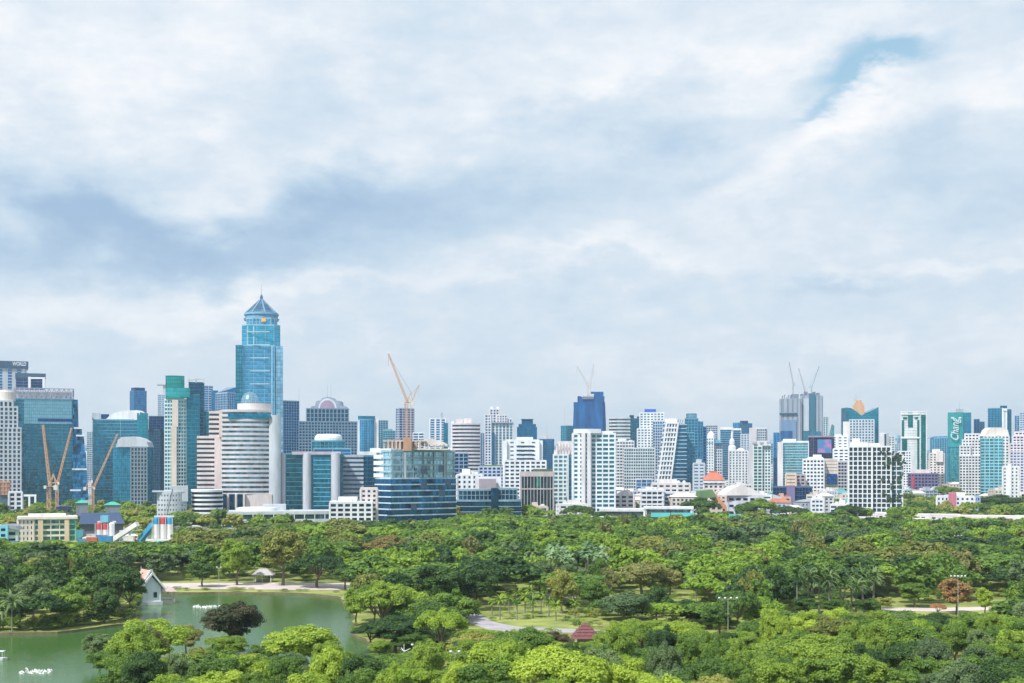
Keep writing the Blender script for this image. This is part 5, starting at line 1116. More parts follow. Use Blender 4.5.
for k, (h0, h1, wv, v0, v1) in enumerate(((4.4, 9.6, 4.3, -.7, 11.7), (6.0, 10.5, 3.0, 1.0, 10))):
    b = MB()
    for sg in (-1, 1):
        A, B_, C_, E = (*W(sg*wv, v0), h0), (*W(0, v0), h1), (*W(0, v1), h1), (*W(sg*wv, v1), h0)
        b.add([A, B_, C_, E] + [(p_[0], p_[1], p_[2]+.25) for p_ in (A, B_, C_, E)], [(0, 1, 2, 3), (7, 6, 5, 4), (0, 4, 5, 1), (1, 5, 6, 2), (2, 6, 7, 3), (3, 7, 4, 0)])
    b.build('roof', wall((.62, .4, .34)), t)
b = MB()
for sg in (-1, 1):
    b.bar((*W(sg*4.5, -.85), 4.3), (*W(0, -.85), 9.9), .55); b.bar((*W(sg*3.1, .8), 6.0), (*W(0, .8), 10.9), .5); b.bar((*W(sg*4.5, -.85), 4.4), (*W(sg*5.3, -.85), 5.3), .3)
b.bar((*W(0, -.85), 9.8), (*W(0, -1.2), 11.6), .3, taper=.2); b.bar((*W(0, 10.8), 9.8), (*W(0, 11), 11.6), .3, taper=.2); b.build('bargeboard', Wh, t)
b = MB(); a0 = W(1.2, -.07); b.box(a0[0], a0[1], 1.8, 1.1, .3, 1.7, ra); b.build('window', wd, t)
b = MB(); b.prism(ploy(3.7, 8.4, 1, 7), -.9, .5); 
for u, v in ((4.0, 1.2), (8.1, 1.2), (8.1, 6.8), (4.0, 6.8), (6, 1.2)): b.box(*W(u, v), .5, .3, .3, 2.9, ra)
b.build('porch', wall((.55, .5, .45)), t)
b = MB(); b.prism(ploy(3.3, 8.9, .5, 7.5), 3.3, 4.6, ploy(3.3, 7.6, 2.2, 5.8)); b.build('porch_roof', wall((.55, .42, .38)), t)
b = MB()
for u0, v0, u1, v1 in ((3.8, 1.1, 8.3, 1.1), (8.3, 1.1, 8.3, 6.9)): b.bar((*W(u0, v0), 1.4), (*W(u1, v1), 1.4), .14); b.bar((*W(u0, v0), 1.0), (*W(u1, v1), 1.0), .12)
b.build('railing', Wh, t)
# small red roofed kiosk, little boat, aerators
D = 324; xk = PX(586, D); t = building('kiosk', 'small park kiosk with steep dark red roof half hidden by trees', [(xk-3, D), (xk+3, D), (xk+3, D+6), (xk-3, D+6)], 'kiosk')
b = MB(); b.prism([(xk-2, D+.6), (xk+2, D+.6), (xk+2, D+4.4), (xk-2, D+4.4)], 0, 2.6); b.build('wall', wall((.3, .27, .24)), t)
b = MB()
for x_, y_ in ((xk-3, D-.4), (xk+3, D-.4), (xk+3, D+5.4), (xk-3, D+5.4)): b.bar((x_, y_, 0), (x_, y_, 2.7), .22)
b.build('post', wall((.4, .34, .3)), t)
b = MB(); e0 = [(xk-3.6, D-1), (xk+3.6, D-1), (xk+3.6, D+6), (xk-3.6, D+6)]
for k in range(5):
    f0, f1 = k/5, (k+1)/5; I = lambda f: [(xk+(x_-xk)*(1-.86*f), D+2.5+(y_-D-2.5)*(1-.92*f)) for x_, y_ in e0]
    b.prism(I(f0), 2.5+3.1*f0+.12*k, 2.5+3.1*f1+.12*k, I(f1))
b.build('roof', wall((.2, .07, .075), dirt_shade=.5, scale=1.2), t)
D = 512; xk = PX(262, D); t = building('shelter', 'small white roofed shelter glimpsed on the far promenade', [(xk-4, D), (xk+4, D), (xk+4, D+5), (xk-4, D+5)], 'shelter')
for u, v in ((-3.4, .4), (3.4, .4), (3.4, 4.6), (-3.4, 4.6), (0, .4)): b = MB(); b.bar((xk+u, D+v, 0), (xk+u, D+v, 2.8), .25); b.build('post', Wh, t)
b = MB(); b.prism([(xk-4.4, D-.5), (xk+4.4, D-.5), (xk+4.4, D+5.5), (xk-4.4, D+5.5)], 2.8, 5.2, [(xk-1.6, D+2), (xk+1.6, D+2), (xk+1.6, D+3), (xk-1.6, D+3)]); b.build('roof', wall((.42, .4, .4)), t)
b = MB(); b.box(xk, D+3.6, 0, 6, .3, 1.1); b.build('bench_wall', wall((.5, .42, .36)), t)
foam = wall((.75, .78, .78))
for (px, py, w) in ((205, 607, 26), (35, 672, 34)):
    D = F*(HC+.7)/(py-HZ); b = MB(); r2 = random.Random(px)
    for i in range(46):
        a = r2.uniform(-1, 1); x = PX(px, D) + a*w/F*D/2; y = D + r2.gauss(0, 1.6) + a*a*2
        b.lathe(x, y, [(r2.uniform(.1, .45), -.69), (r2.uniform(.08, .3), -.66 + r2.uniform(.02, .12)), (.03, -.5 + r2.uniform(0, .3))], 6, r2.random())
    o = b.build('aerator_spray', foam); tag(o, 'ragged line of white spray on the lake, %s' % ('far out beyond the maroon tree' if px > 100 else 'near the lower left corner'), 'spray'); o['kind'] = 'stuff'
D = F*(HC+.7)/(660-HZ); xb = PX(-1, D); t = thing('boat', 'small white boat at the left edge of the lake', 'boat', xb, D, -.7)
b = MB(); hull = [(-1.6, 0), (-1.2, -.75), (1.2, -.75), (2.1, 0), (1.2, .75), (-1.2, .75)]
b.prism([(xb+u*.85, D+v*.8) for u, v in hull], -.85, -.1, [(xb+u, D+v) for u, v in hull]); b.build('hull', Wh, t)
b = MB(); b.box(xb, D, -.1+.75+.7, 2.6, 1.5, .12); 
for u, v in ((-1, -.6), (1, -.6), (1, .6), (-1, .6)): b.bar((xb+u, D+v, -.15), (xb+u, D+v, 1.36), .08)
b.build('canopy', Wh, t)
# lamp posts
pole_m = metal((.55, .58, .6), .4, .3)
def flood(label, px, pyb, pyt, n=4, w=3.2, name='floodlight_mast', rows=1):
    D = GY(pyb); X0 = PX(px, D); zt = PZ(pyt, D); t = thing(name, label, 'lamp post', X0, D)
    b = MB(); b.bar((X0, D, 0), (X0, D, zt), .2, taper=.55, n=8); b.build('pole', pole_m, t)
    b = MB(); b.bar((X0-w/2, D, zt), (X0+w/2, D, zt), .1); b.build('crossarm', pole_m, t)
    for i in range(n):
        x = X0 - w/2 + w*i/(n-1); b = MB(); b.lathe(x, D-.15, [(.14, zt+.05), (.25, zt+.15), (.32, zt+.35), (.2, zt+.5)], 10); b.build('lamp_head', wall((.78, .8, .82), .4), t)
flood('tall floodlight mast standing alone in the right half of the park', 728, 640, 599, 4, 4.6)
flood('floodlight mast with white lamps just above the orange flowering tree', 958, 618, 577, 5, 4.2)
flood('floodlight mast near the bottom right with a bright double row of lamps', 820, 672, 644, 4, 3.2)
flood('short lamp mast by the far trees at the right', 958, 560, 536, 3, 3.4)
flood('pair of white lamps on a pole at the bottom, left of centre', 455, 700, 653, 2, 1.6)
flood('white lamp pole beside the spit of dark trees', 416, 672, 646, 2, 1.6)
flood('thin lamp post on the far lakeside promenade', 219, 590, 568, 2, 1.4)
# stone jet fountain-like white sculpture
for px, pyb, pyt, lab in ((404, 664, 644, 'white three pronged sculpture among dark trees'), (453, 690, 652, 'white branching sculpture near the bottom edge')):
    D = GY(pyb); X0 = PX(px, D); zt = PZ(pyt, D); b = MB()
    b.bar((X0, D, 0), (X0, D, zt), .35, taper=.3, n=8)
    for a in (0, 2.1, 4.2): b.bar((X0, D, zt*.62), (X0+1.5*math.cos(a), D+1.5*math.sin(a), zt*.78), .25, taper=.4, n=6); b.bar((X0, D, zt*.5), (X0+1.1*math.cos(a+1), D+1.1*math.sin(a+1), zt*.3), .25, n=6)
    o = b.build('sculpture', Wh); tag(o, lab, 'sculpture')
# ------------------------------------------------------------ trees
L_ = {
 'deep': leafmat('foliage_deep', (.035, .085, .026), (.12, .215, .04)),
 'mid':  leafmat('foliage_mid', (.09, .185, .033), (.27, .385, .05)),
 'lime': leafmat('foliage_lime', (.18, .31, .035), (.42, .53, .065)),
 'olive': leafmat('foliage_olive', (.15, .19, .045), (.37, .38, .09)),
 'grey': leafmat('foliage_grey', (.10, .165, .075), (.23, .32, .12)),
 'brown': leafmat('foliage_brown', (.19, .21, .07), (.40, .39, .14)),
 'maroon': leafmat('foliage_maroon', (.045, .065, .025), (.20, .12, .06), .2),
 'orange': leafmat('foliage_orange', (.13, .19, .045), (.55, .25, .13), .3, .9),
 'silver': leafmat('foliage_silver', (.12, .24, .11), (.34, .46, .24)),
}
bark = wall((.2, .16, .12), .9, .3, 1.0)
rn = np.random.default_rng(11)
def crown(kind, seed, nleaf, leaf, tri=False, H=14., Rr=8.):
    g = np.random.default_rng(seed)
    if kind == 'umbrella':
        nl = 60; a = g.uniform(0, 6.283, nl); r = np.sqrt(g.uniform(0, 1, nl))*Rr*.84
        asym = 1 + .18*np.sin(a*2 + g.uniform(0, 6)); c = np.stack([r*np.cos(a)*asym, r*np.sin(a), H*(.86 - .27*(r/Rr)**2) + g.normal(0, .6, nl)], 1)
        s = np.stack([g.uniform(.9, 2.0, nl)]*2 + [g.uniform(.7, 1.3, nl)], 1)
    elif kind == 'round':
        nl = 62; v = g.normal(0, 1, (nl, 3)); v /= np.linalg.norm(v, axis=1)[:, None]; q = g.uniform(.35, .92, nl)[:, None]
        c = v*q*np.array([Rr*.8, Rr*.8, H*.33]) + np.array([0, 0, H*.6]); s = np.stack([g.uniform(.9, 1.9, nl)]*2 + [g.uniform(.8, 1.5, nl)], 1)
    elif kind == 'feather':
        nl = 40; z = g.uniform(.18, 1, nl); a = g.uniform(0, 6.283, nl); r = Rr*.8*np.sqrt(np.maximum(.05, 1-((z-.55)/.5)**2))*g.uniform(.3, 1, nl)
        c = np.stack([r*np.cos(a), r*np.sin(a), z*H*.93], 1); s = np.stack([g.uniform(.8, 1.5, nl)]*2 + [g.uniform(1.4, 2.4, nl)], 1)
    else:  # irregular
        nl = 58; v = g.normal(0, 1, (nl, 3)); v /= np.linalg.norm(v, axis=1)[:, None]; q = g.uniform(.3, 1.0, nl)[:, None]
        c = v*q*np.array([Rr*.85, Rr*.7, H*.36]) + np.array([0, 0, H*.6]); s = np.stack([g.uniform(.7, 1.9, nl)]*2 + [g.uniform(.7, 1.5, nl)], 1)
        c[:, 2] = np.maximum(c[:, 2], H*.3)
    wgt = (s[:, 0]*s[:, 1]); wgt /= wgt.sum()
    N = int(nleaf*1.7); k = g.choice(nl, N, p=wgt); d = g.normal(0, 1, (N, 3)); d /= np.linalg.norm(d, axis=1)[:, None]
    d[:, 2] = np.where(d[:, 2] < -.35, -d[:, 2], d[:, 2])
    rad = np.where(g.random(N) < .8, g.normal(1, .16, N), g.uniform(.4, 1.45, N))[:, None]
    p = c[k] + d*s[k]*rad
    # drop leaves buried inside other lobes
    keep = np.ones(N, bool)
    for j in range(nl):
        q = ((p - c[j])/s[j]); keep &= ~(((q**2).sum(1) < .5) & (k != j))
    p, d = p[keep][:nleaf], d[keep][:nleaf]; n = len(p)
    nr = d + g.normal(0, .42, (n, 3)) + np.array([0, 0, .35]); nr /= np.linalg.norm(nr, axis=1)[:, None]
    t = np.cross(nr, g.normal(0, 1, (n, 3))); t /= np.linalg.norm(t, axis=1)[:, None]; u = np.cross(nr, t)
    sz = leaf*g.uniform(.6, 1.35, n)[:, None]; asp = .62
    if tri: vs = np.stack([p - t*sz*.6 - u*sz*.5, p + t*sz*.6 - u*sz*.4, p + u*sz*.75], 1)
    else: vs = np.stack([p - t*sz*.5, p - u*sz*.5*asp, p + t*sz*.5, p + u*sz*.5*asp], 1) if kind != 'feather' else np.stack([p - t*sz*.22, p - u*sz*.22 + np.array([0, 0, -.1]), p + t*sz*.22, p + np.array([0, 0, 1])*sz*.95], 1)
    return vs.astype(np.float32), c
def mesh_np(name, vs, mats, midx=None):
    n, k, _ = vs.shape; me = bpy.data.meshes.new(name)
    me.vertices.add(n*k); me.loops.add(n*k); me.polygons.add(n)
    me.vertices.foreach_set('co', vs.reshape(-1)); me.loops.foreach_set('vertex_index', np.arange(n*k, dtype=np.int32))
    me.polygons.foreach_set('loop_start', np.arange(0, n*k, k, dtype=np.int32)); me.polygons.foreach_set('loop_total', np.full(n, k, np.int32))
    for m in mats: me.materials.append(m)
    if midx is not None: me.polygons.foreach_set('material_index', midx.astype(np.int32))
    me.update(); return me
def trunk_mesh(c, H, seed, multi=1):
    b = MB(); g = random.Random(seed); f = H*.34
    pts = [(0, 0, -.3), (g.uniform(-.3, .3), g.uniform(-.3, .3), f*.5), (g.uniform(-.5, .5), g.uniform(-.5, .5), f)]
    b.bar(pts[0], pts[1], 1.0, taper=.75, n=8); b.bar(pts[1], pts[2], .76, taper=.8, n=8)
    for q in list(c)[:13]:
        m_ = (pts[2][0]*.55 + q[0]*.45, pts[2][1]*.55 + q[1]*.45, pts[2][2]*.45 + q[2]*.55)
        b.bar(pts[2], m_, .42, taper=.6, n=6); b.bar(m_, tuple(q), .25, taper=.3, n=5)
    me = bpy.data.meshes.new('trunk'); me.from_pydata(b.v, [], b.f); me.materials.append(bark); me.update(); return me
VAR = {}
for kind in ('umbrella', 'round', 'irregular', 'feather'):
    VAR[kind] = {'near': [], 'mid': [], 'far': []}
    for i in range(4):
        sd = hash((kind == 'umbrella', kind == 'round', kind == 'feather')) % 97 + i*13 + len(kind)
        vs, c = crown(kind, sd, 24000, .48 if kind != 'feather' else .8); VAR[kind]['near'].append((mesh_np('crown', vs, [L_['mid']]), trunk_mesh(c, 14, sd)))
        vs, c = crown(kind, sd, 11000, .62 if kind != 'feather' else 1.2); VAR[kind]['mid'].append((mesh_np('crown', vs, [L_['mid']]), trunk_mesh(c, 14, sd)))
        vs, c = crown(kind, sd, 3400, .8, True); VAR[kind]['far'].append(vs)
NAMES = {'umbrella': ('rain_tree', 'wide flat topped'), 'round': ('shade_tree', 'rounded'), 'irregular': ('park_tree', 'ragged crowned'), 'feather': ('casuarina_tree', 'feathery upright')}
COLW = {'deep': 'deep green', 'mid': 'mid green', 'lime': 'yellow green', 'olive': 'olive', 'grey': 'grey green', 'brown': 'brownish', 'maroon': 'dark maroon', 'orange': 'orange flowering', 'silver': 'silvery'}
TREES = []   # x, y, r  of everything planted
def plant(kind, mat, x, y, h, r, rot, vi, label, group=None, lod=None, z=0):
    lod = lod or ('near' if y < 330 else 'mid'); me, tr = VAR[kind][lod][vi % 4]
    root = bpy.data.objects.new(NAMES[kind][0], None); col.objects.link(root)
    root.location = (x, y, z); root.rotation_euler = (0, 0, rot); root.scale = (r/8., r/8., h/13.2)
    tag(root, label, 'tree', group)
    c = bpy.data.objects.new('crown', me); col.objects.link(c); c.parent = root
    c.material_slots[0].link = 'OBJECT'; c.material_slots[0].material = L_[mat]
    k = bpy.data.objects.new('trunk', tr); col.objects.link(k); k.parent = root
    return root
def tree_at(px, pyt, D, wpx, kind, mat, label, vi=0, h=None):
    h = h or PZ(pyt, D); r = wpx/F*D/2; x = PX(px, D); TREES.append((x, D, r))
    if D > 600:
        plant(kind, mat, x, D, h, r, vi*1.3, vi, label, lod='mid')
    else: plant(kind, mat, x, D, h, r, vi*1.3, vi, label)
T = tree_at
# one by one
T(232, 602, 318, 74, 'round', 'maroon', 'dark maroon leaved tree rising from the near lake shore', 1)
T(150, 622, 292, 86, 'irregular', 'lime', 'bright yellow green tree in front of the lake, left of the maroon tree', 0)
T(112, 650, 280, 62, 'round', 'mid', 'shaded green tree at the lower left overhanging the water', 2)
T(186, 626, 312, 34, 'irregular', 'brown', 'thin brownish feathery tree between bright and maroon trees', 0)
T(196, 650, 272, 48, 'irregular', 'olive', 'olive tree below the maroon tree', 3)
T(245, 655, 268, 56, 'round', 'lime', 'fresh green tree at the bottom edge below the maroon tree', 0)
T(300, 626, 288, 92, 'round', 'lime', 'broad yellow green tree at the bottom, right of the maroon tree', 1)
T(335, 650, 255, 60, 'round', 'mid', 'rounded green tree at the bottom right of the broad yellow green one', 3)
T(395, 618, 318, 72, 'umbrella', 'deep', 'shady flat topped tree on the lake spit with trunks showing', 0)
T(372, 625, 322, 44, 'umbrella', 'deep', 'leftmost shady tree on the lake spit', 2)
T(436, 606, 335, 62, 'umbrella', 'deep', 'shady tree at the root of the lake spit', 3)
T(410, 632, 312, 52, 'round', 'deep', 'low dark rounded tree at the water line of the spit', 0)
T(380, 640, 306, 30, 'round', 'mid', 'small green bush like tree at the tip of the spit', 1)
T(445, 628, 318, 54, 'round', 'deep', 'dark tree closing the back of the spit below the domed one', 2)
T(425, 648, 290, 44, 'irregular', 'mid', 'green tree beside the white sculptures', 3)
T(215, 646, 278, 40, 'round', 'mid', 'green tree just below the trunk of the maroon tree', 2)
T(226, 636, 300, 56, 'round', 'mid', 'green bush like tree hiding the trunk of the maroon tree', 3)
T(262, 646, 292, 40, 'irregular', 'mid', 'small green tree at the water, right of the maroon trunk', 0)
T(100, 634, 300, 46, 'irregular', 'grey', 'grey green tree leaning over the water at the lower left', 1)
T(555, 632, 316, 34, 'round', 'maroon', 'brownish round tree touching the red roofed kiosk on its left', 2)
T(604, 632, 322, 30, 'round', 'mid', 'small green tree touching the red roofed kiosk on its right', 1)
T(540, 560, 462, 34, 'round', 'grey', 'grey green tree in front of the pale palm grove, left', 1)
T(574, 562, 458, 36, 'round', 'grey', 'grey green tree in front of the pale palm grove, middle', 2)
T(600, 560, 466, 30, 'irregular', 'mid', 'green tree in front of the pale palm grove, right', 3)
T(454, 590, 352, 62, 'round', 'mid', 'smooth domed green tree left of the path bend', 2)
T(356, 588, 372, 32, 'irregular', 'mid', 'small tree leaning over the right end of the lake', 1)
T(385, 583, 395, 38, 'round', 'lime', 'bright green tree beside the small leaning one', 1)
T(440, 566, 402, 78, 'irregular', 'deep', 'large dark ragged tree left of the path opening', 1)
T(474, 568, 410, 54, 'irregular', 'deep', 'dark tree bordering the path opening', 2)
T(560, 650, 222, 112, 'umbrella', 'lime', 'huge yellow green dome of foliage at the bottom centre', 2)
T(472, 632, 285, 66, 'round', 'olive', 'rounded olive green tree right of the white sculptures', 1)
T(512, 634, 300, 50, 'umbrella', 'mid', 'flat green tree just below the path', 0)
T(553, 634, 318, 52, 'irregular', 'maroon', 'dark brownish bush like tree left of the red roofed kiosk', 3)
T(418, 668, 236, 60, 'irregular', 'lime', 'light green tree at the bottom edge near the white sculptures', 2)
T(642, 561, 452, 60, 'round', 'brown', 'golden brown feathery tree in the middle of the park', 1)
T(670, 566, 458, 30, 'round', 'brown', 'smaller brownish feathery tree right of the golden brown one', 2)
T(562, 572, 402, 40, 'irregular', 'olive', 'slim grey brown feathery tree beside the small palm grove', 3)
T(609, 569, 440, 26, 'irregular', 'brown', 'thin brownish tree left of the golden brown one', 0)
T(593, 580, 405, 40, 'round', 'mid', 'smooth round green tree right of the slim feathery one', 0)
T(625, 592, 368, 62, 'round', 'grey', 'grey green domed tree in the middle of the park', 1)
T(657, 588, 378, 38, 'irregular', 'deep', 'dark glossy tree just right of the grey green dome', 3)
T(655, 537, 585, 50, 'irregular', 'olive', 'dark olive ragged tree above the golden brown one', 0)
T(957, 579, 400, 50, 'irregular', 'orange', 'flame tree with orange red blossom at the right', 1)
T(938, 604, 394, 18, 'umbrella', 'orange', 'small low orange flowering tree left of the flame tree', 2)
T(985, 588, 396, 26, 'irregular', 'lime', 'bright small tree right of the flame tree', 1)
T(880, 597, 408, 30, 'irregular', 'olive', 'pale olive tree between palm clump and flame tree', 2)
T(915, 582, 420, 40, 'round', 'mid', 'light green rounded tree left of the flame tree', 3)
T(390, 545, 585, 50, 'umbrella', 'orange', 'flat tree sprinkled with orange flowers behind the lake', 3, h=13.4)
# lakeside across the water
T(202, 560, 492, 36, 'round', 'deep', 'dark round tree on the far lakeside promenade', 2)
T(237, 540, 500, 44, 'irregular', 'mid', 'tall tree on the far promenade, left of the flat topped one', 1)
T(283, 530, 498, 58, 'irregular', 'olive', 'tall bright crowned tree on the far promenade, right half', 2)
T(317, 556, 489, 56, 'umbrella', 'deep', 'flat topped shade tree on the far promenade near the lake corner', 1)
T(345, 566, 480, 40, 'umbrella', 'deep', 'low shade tree at the far right corner of the lake', 0)
# peninsula at the left
for i, (px, pyt, D, w, k, m_) in enumerate(((118, 568, 392, 62, 'umbrella', 'deep'), (92, 558, 410, 54, 'irregular', 'deep'), (66, 588, 372, 56, 'round', 'mid'), (34, 578, 380, 50, 'irregular', 'grey'), (104, 590, 378, 44, 'irregular', 'deep'), (20, 596, 366, 36, 'irregular', 'grey'), (8, 566, 400, 46, 'round', 'deep'), (50, 560, 420, 52, 'irregular', 'deep'), (68, 566, 428, 26, 'feather', 'brown'), (130, 582, 400, 34, 'umbrella', 'deep'), (-8, 586, 372, 40, 'round', 'mid'))):
    T(px, pyt, D, w, k, m_, ['broad shady tree hanging over the water beside the pavilion', 'dark ragged tree behind the one hanging over the water', 'light crowned green tree at the front of the peninsula', 'grey green tree left of the light crowned one on the peninsula', 'low dark tree at the peninsula tip', 'small grey green tree behind the lakeside palm', 'dark round tree at the left edge of the peninsula', 'dark tall tree in the middle of the peninsula', 'slim brown feathery tree on the peninsula', 'overhanging shade tree touching the pavilion roof', 'green tree cut by the left picture edge on the peninsula'][i], i)
# dark trees among the first buildings
for px, pyt, D, w, lab, m_ in ((577, 506, 985, 34, 'large dark tree at the foot of the biggest white tower', 'deep'), (600, 511, 950, 26, 'dark tree right of the one at the foot of the biggest white tower', 'deep'), (745, 502, 1000, 30, 'dark round tree below the arched hall', 'deep'), (700, 499, 1040, 44, 'dark broad tree in front of the stepped orange roofs', 'deep'), (790, 507, 1000, 46, 'dark low domed tree below the violet stair tower', 'deep'), (850, 506, 1040, 36, 'dark domed tree at the foot of the bare white frame tower', 'deep'), (893, 511, 960, 20, 'round tree standing before the long white walls', 'mid'), (760, 500, 1010, 40, 'broad green tree right of the arched hall', 'mid'), (920, 500, 1230, 30, 'tree left of the pink and white block', 'mid'), (1000, 496, 1190, 52, 'very large dark tree right of the pink and white block', 'deep'), (975, 500, 1290, 30, 'dark tree behind the pink and white block', 'deep'), (1015, 505, 1150, 36, 'dark tree at the right edge above the long wall', 'deep'), (945, 487, 1500, 34, 'wide tree behind the pink stair tower', 'mid'), (910, 492, 1420, 30, 'green tree below the dark violet block', 'mid'), (925, 508, 1100, 18, 'small tree at the left end of the pink and white block', 'mid')):
    T(px, pyt, D, w, 'umbrella' if w > 30 else 'round', m_, lab, int(px) % 4)
# palms
def palm_crown(seed, nf=30, L=3.6, fan=False):
    g = random.Random(seed); b = MB()
    for i in range(nf):
        a = 2.4*i + g.uniform(-.2, .2); el = g.uniform(-.3, 1.25); w = .26 if not fan else .42; P = Vector((0, 0, 0)); d = Vector((math.cos(a)*math.cos(el), math.sin(a)*math.cos(el), math.sin(el))); l_ = L*g.uniform(.8, 1.1)
        sd = Vector((-math.sin(a), math.cos(a), 0)); prev = None
        for k in range(6):
            ww = w*(.35, 1, 1.1, .95, .6, .08)[k]; q = [P - sd*ww - Vector((0, 0, ww*.45)), P, P + sd*ww - Vector((0, 0, ww*.45))]
            if prev: b.add(prev + q, [(0, 1, 4, 3), (1, 2, 5, 4)])
            prev = q; P = P + d*(l_/5); d = (d + Vector((0, 0, -.3))).normalized()
    me = bpy.data.meshes.new('crown'); me.from_pydata(b.v, [], b.f); me.materials.append(L_['mid']); me.update(); return me
PCR = [palm_crown(i) for i in range(3)]; PFAN = [palm_crown(i+9, 38, 2.1, True) for i in range(2)]
bt = MB(); bt.lathe(0, 0, [(.5, -.2), (.34, .1), (.28, .5), (.3, .8), (.2, 1.0)], 8); pt_me = bpy.data.meshes.new('trunk'); pt_me.from_pydata(bt.v, [], bt.f); pt_me.materials.append(wall((.24, .23, .2), .9)); pt_me.update()
def palm(px, pyb, pyt, mat, label, group=None, fan=False, s=1.0, D=None):
    D = D or GY(pyb); X0 = PX(px, D); h = PZ(pyt, D) - 1.2*s
    r = bpy.data.objects.new('palm_tree', None); col.objects.link(r); r.location = (X0, D, 0); r.rotation_euler = (0, 0, px*1.7); tag(r, label, 'palm', group); TREES.append((X0, D, 2.2))
    c = bpy.data.objects.new('crown', (PFAN if fan else PCR)[int(px) % (2 if fan else 3)]); col.objects.link(c); c.parent = r; c.location = (0, 0, h); c.scale = (s, s, s); c.material_slots[0].link = 'OBJECT'; c.material_slots[0].material = L_[mat]
    k = bpy.data.objects.new('trunk', pt_me); col.objects.link(k); k.parent = r; k.scale = (.6, .6, h)
for i in range(24):
    px = 797 + (i*31) % 82 + (i % 3); palm(px, 617 - (i*7) % 20, 571 + (i*5) % 15, 'grey' if i % 2 else 'deep', 'tall royal palm in the dense palm clump right of centre', 'royal palms in the dense clump', s=1.35)
for i, (px, pyt, D_, w, m_) in enumerate(((800, 590, 425, 40, 'deep'), (835, 592, 428, 44, 'deep'), (868, 590, 430, 40, 'deep'), (806, 597, 393, 34, 'deep'), (836, 599, 392, 38, 'deep'), (866, 598, 393, 34, 'deep'))):
    T(px, pyt, D_, w, 'round', m_, ('dark tree filling in behind the palm clump, %s' if i < 3 else 'low dark tree among the trunks of the palm clump, %s') % ('left', 'centre', 'right')[i % 3], i)
palm(696, 606, 577, 'grey', 'single dark coconut palm standing out in the middle of the park', s=1.35)
palm(12, 632, 596, 'grey', 'palm on the peninsula shore near the left edge', s=1.35)
palm(3, 630, 606, 'grey', 'smaller palm beside the shore palm at the left edge', s=1.1)
for i in range(24):
    px = 532 + (i*37) % 76; pyt = 541 + (i*13) % 20 + (6 if px < 550 else 0); D = 470 + (i*29) % 90
    palm(px, 0, pyt, 'silver' if i % 3 else 'grey', 'silvery fan palm in the pale palm grove left of centre', 'silvery fan palms in the grove', fan=True, s=1.6, D=D)
for i, (px, pyb, pyt) in enumerate(((492, 616, 598), (500, 620, 597), (509, 614, 596), (517, 620, 598), (525, 613, 594), (533, 618, 597), (541, 613, 592), (549, 617, 599), (530, 608, 588), (505, 608, 592), (518, 606, 590), (556, 621, 603), (544, 606, 588), (575, 618, 601))):
    palm(px, pyb, pyt, 'mid', 'small palm on the sunny lawn inside the path bend', 'small palms on the sunny lawn', fan=i % 3 == 0, s=.85)

CAPS = [(462, 604, 631, 382), (505, 600, 600, 425), (525, 612, 574, 500), (788, 884, 612, 384), (150, 352, 592, 480), (-30, 92, 690, 330), (190, 275, 655, 318), (926, 990, 615, 396), (680, 714, 604, 404), (718, 738, 634, 340),
 (567, 600, 643, 336), (622, 690, 600, 450), (350, 398, 655, 312), (545, 580, 612, 398), (120, 350, 588, 505), (60, 200, 628, 290), (260, 345, 640, 280), (440, 500, 640, 290), (600, 680, 622, 366), (432, 478, 600, 400), (880, 1030, 600, 392)]
def edge(px): return 543 if px < 182 else 524 if px < 330 else 522 if px < 455 else 516 if px < 600 else 516.5 if px < 700 else 514 if px < 850 else 521
def cap(px, y, hw):
    """how tall a tree may stand here so that what the photograph shows behind it stays in view"""
    m_ = edge(px) if y > 500 else 470
    for a, b_, row, dm in CAPS:
        if y < dm - 2 and px + hw*.7 > a and px - hw*.7 < b_: m_ = max(m_, row)
    return HC - (m_ - HZ)*y/F
# the rest of the park, by dart throwing
def inpoly(x, y, P):
    c = False; j = len(P)-1
    for i in range(len(P)):
        if (P[i][1] > y) != (P[j][1] > y) and x < (P[j][0]-P[i][0])*(y-P[i][1])/(P[j][1]-P[i][1]) + P[i][0]: c = not c
        j = i
    return c
lake_big = offs(lake[::-1], 4) if sum(lake[i][0]*lake[(i+1) % len(lake)][1]-lake[(i+1) % len(lake)][0]*lake[i][1] for i in range(len(lake))) < 0 else offs(lake, 4)
clear = [[gp(*q) for q in L] for L in (
    ((468, 613), (484, 607), (498, 602), (560, 602), (572, 620), (575, 634), (520, 636), (470, 632), (462, 622)),
    ((150, 592), (150, 581), (380, 581), (400, 592), (340, 600)),
    ((785, 628), (785, 612), (880, 604), (1030, 602), (1030, 613), (885, 625)))]
clear += [[(PX(-20, 150), 150), (PX(80, 150), 150), (PX(80, 290), 290), (PX(-20, 290), 290)]]
rt = random.Random(77); placed = list(TREES); cand = []
arr = np.array([(a, b_, c_) for a, b_, c_ in placed] + [(0., 0., 0.)]*4000); na = len(placed)
fo = np.array(FOOT)
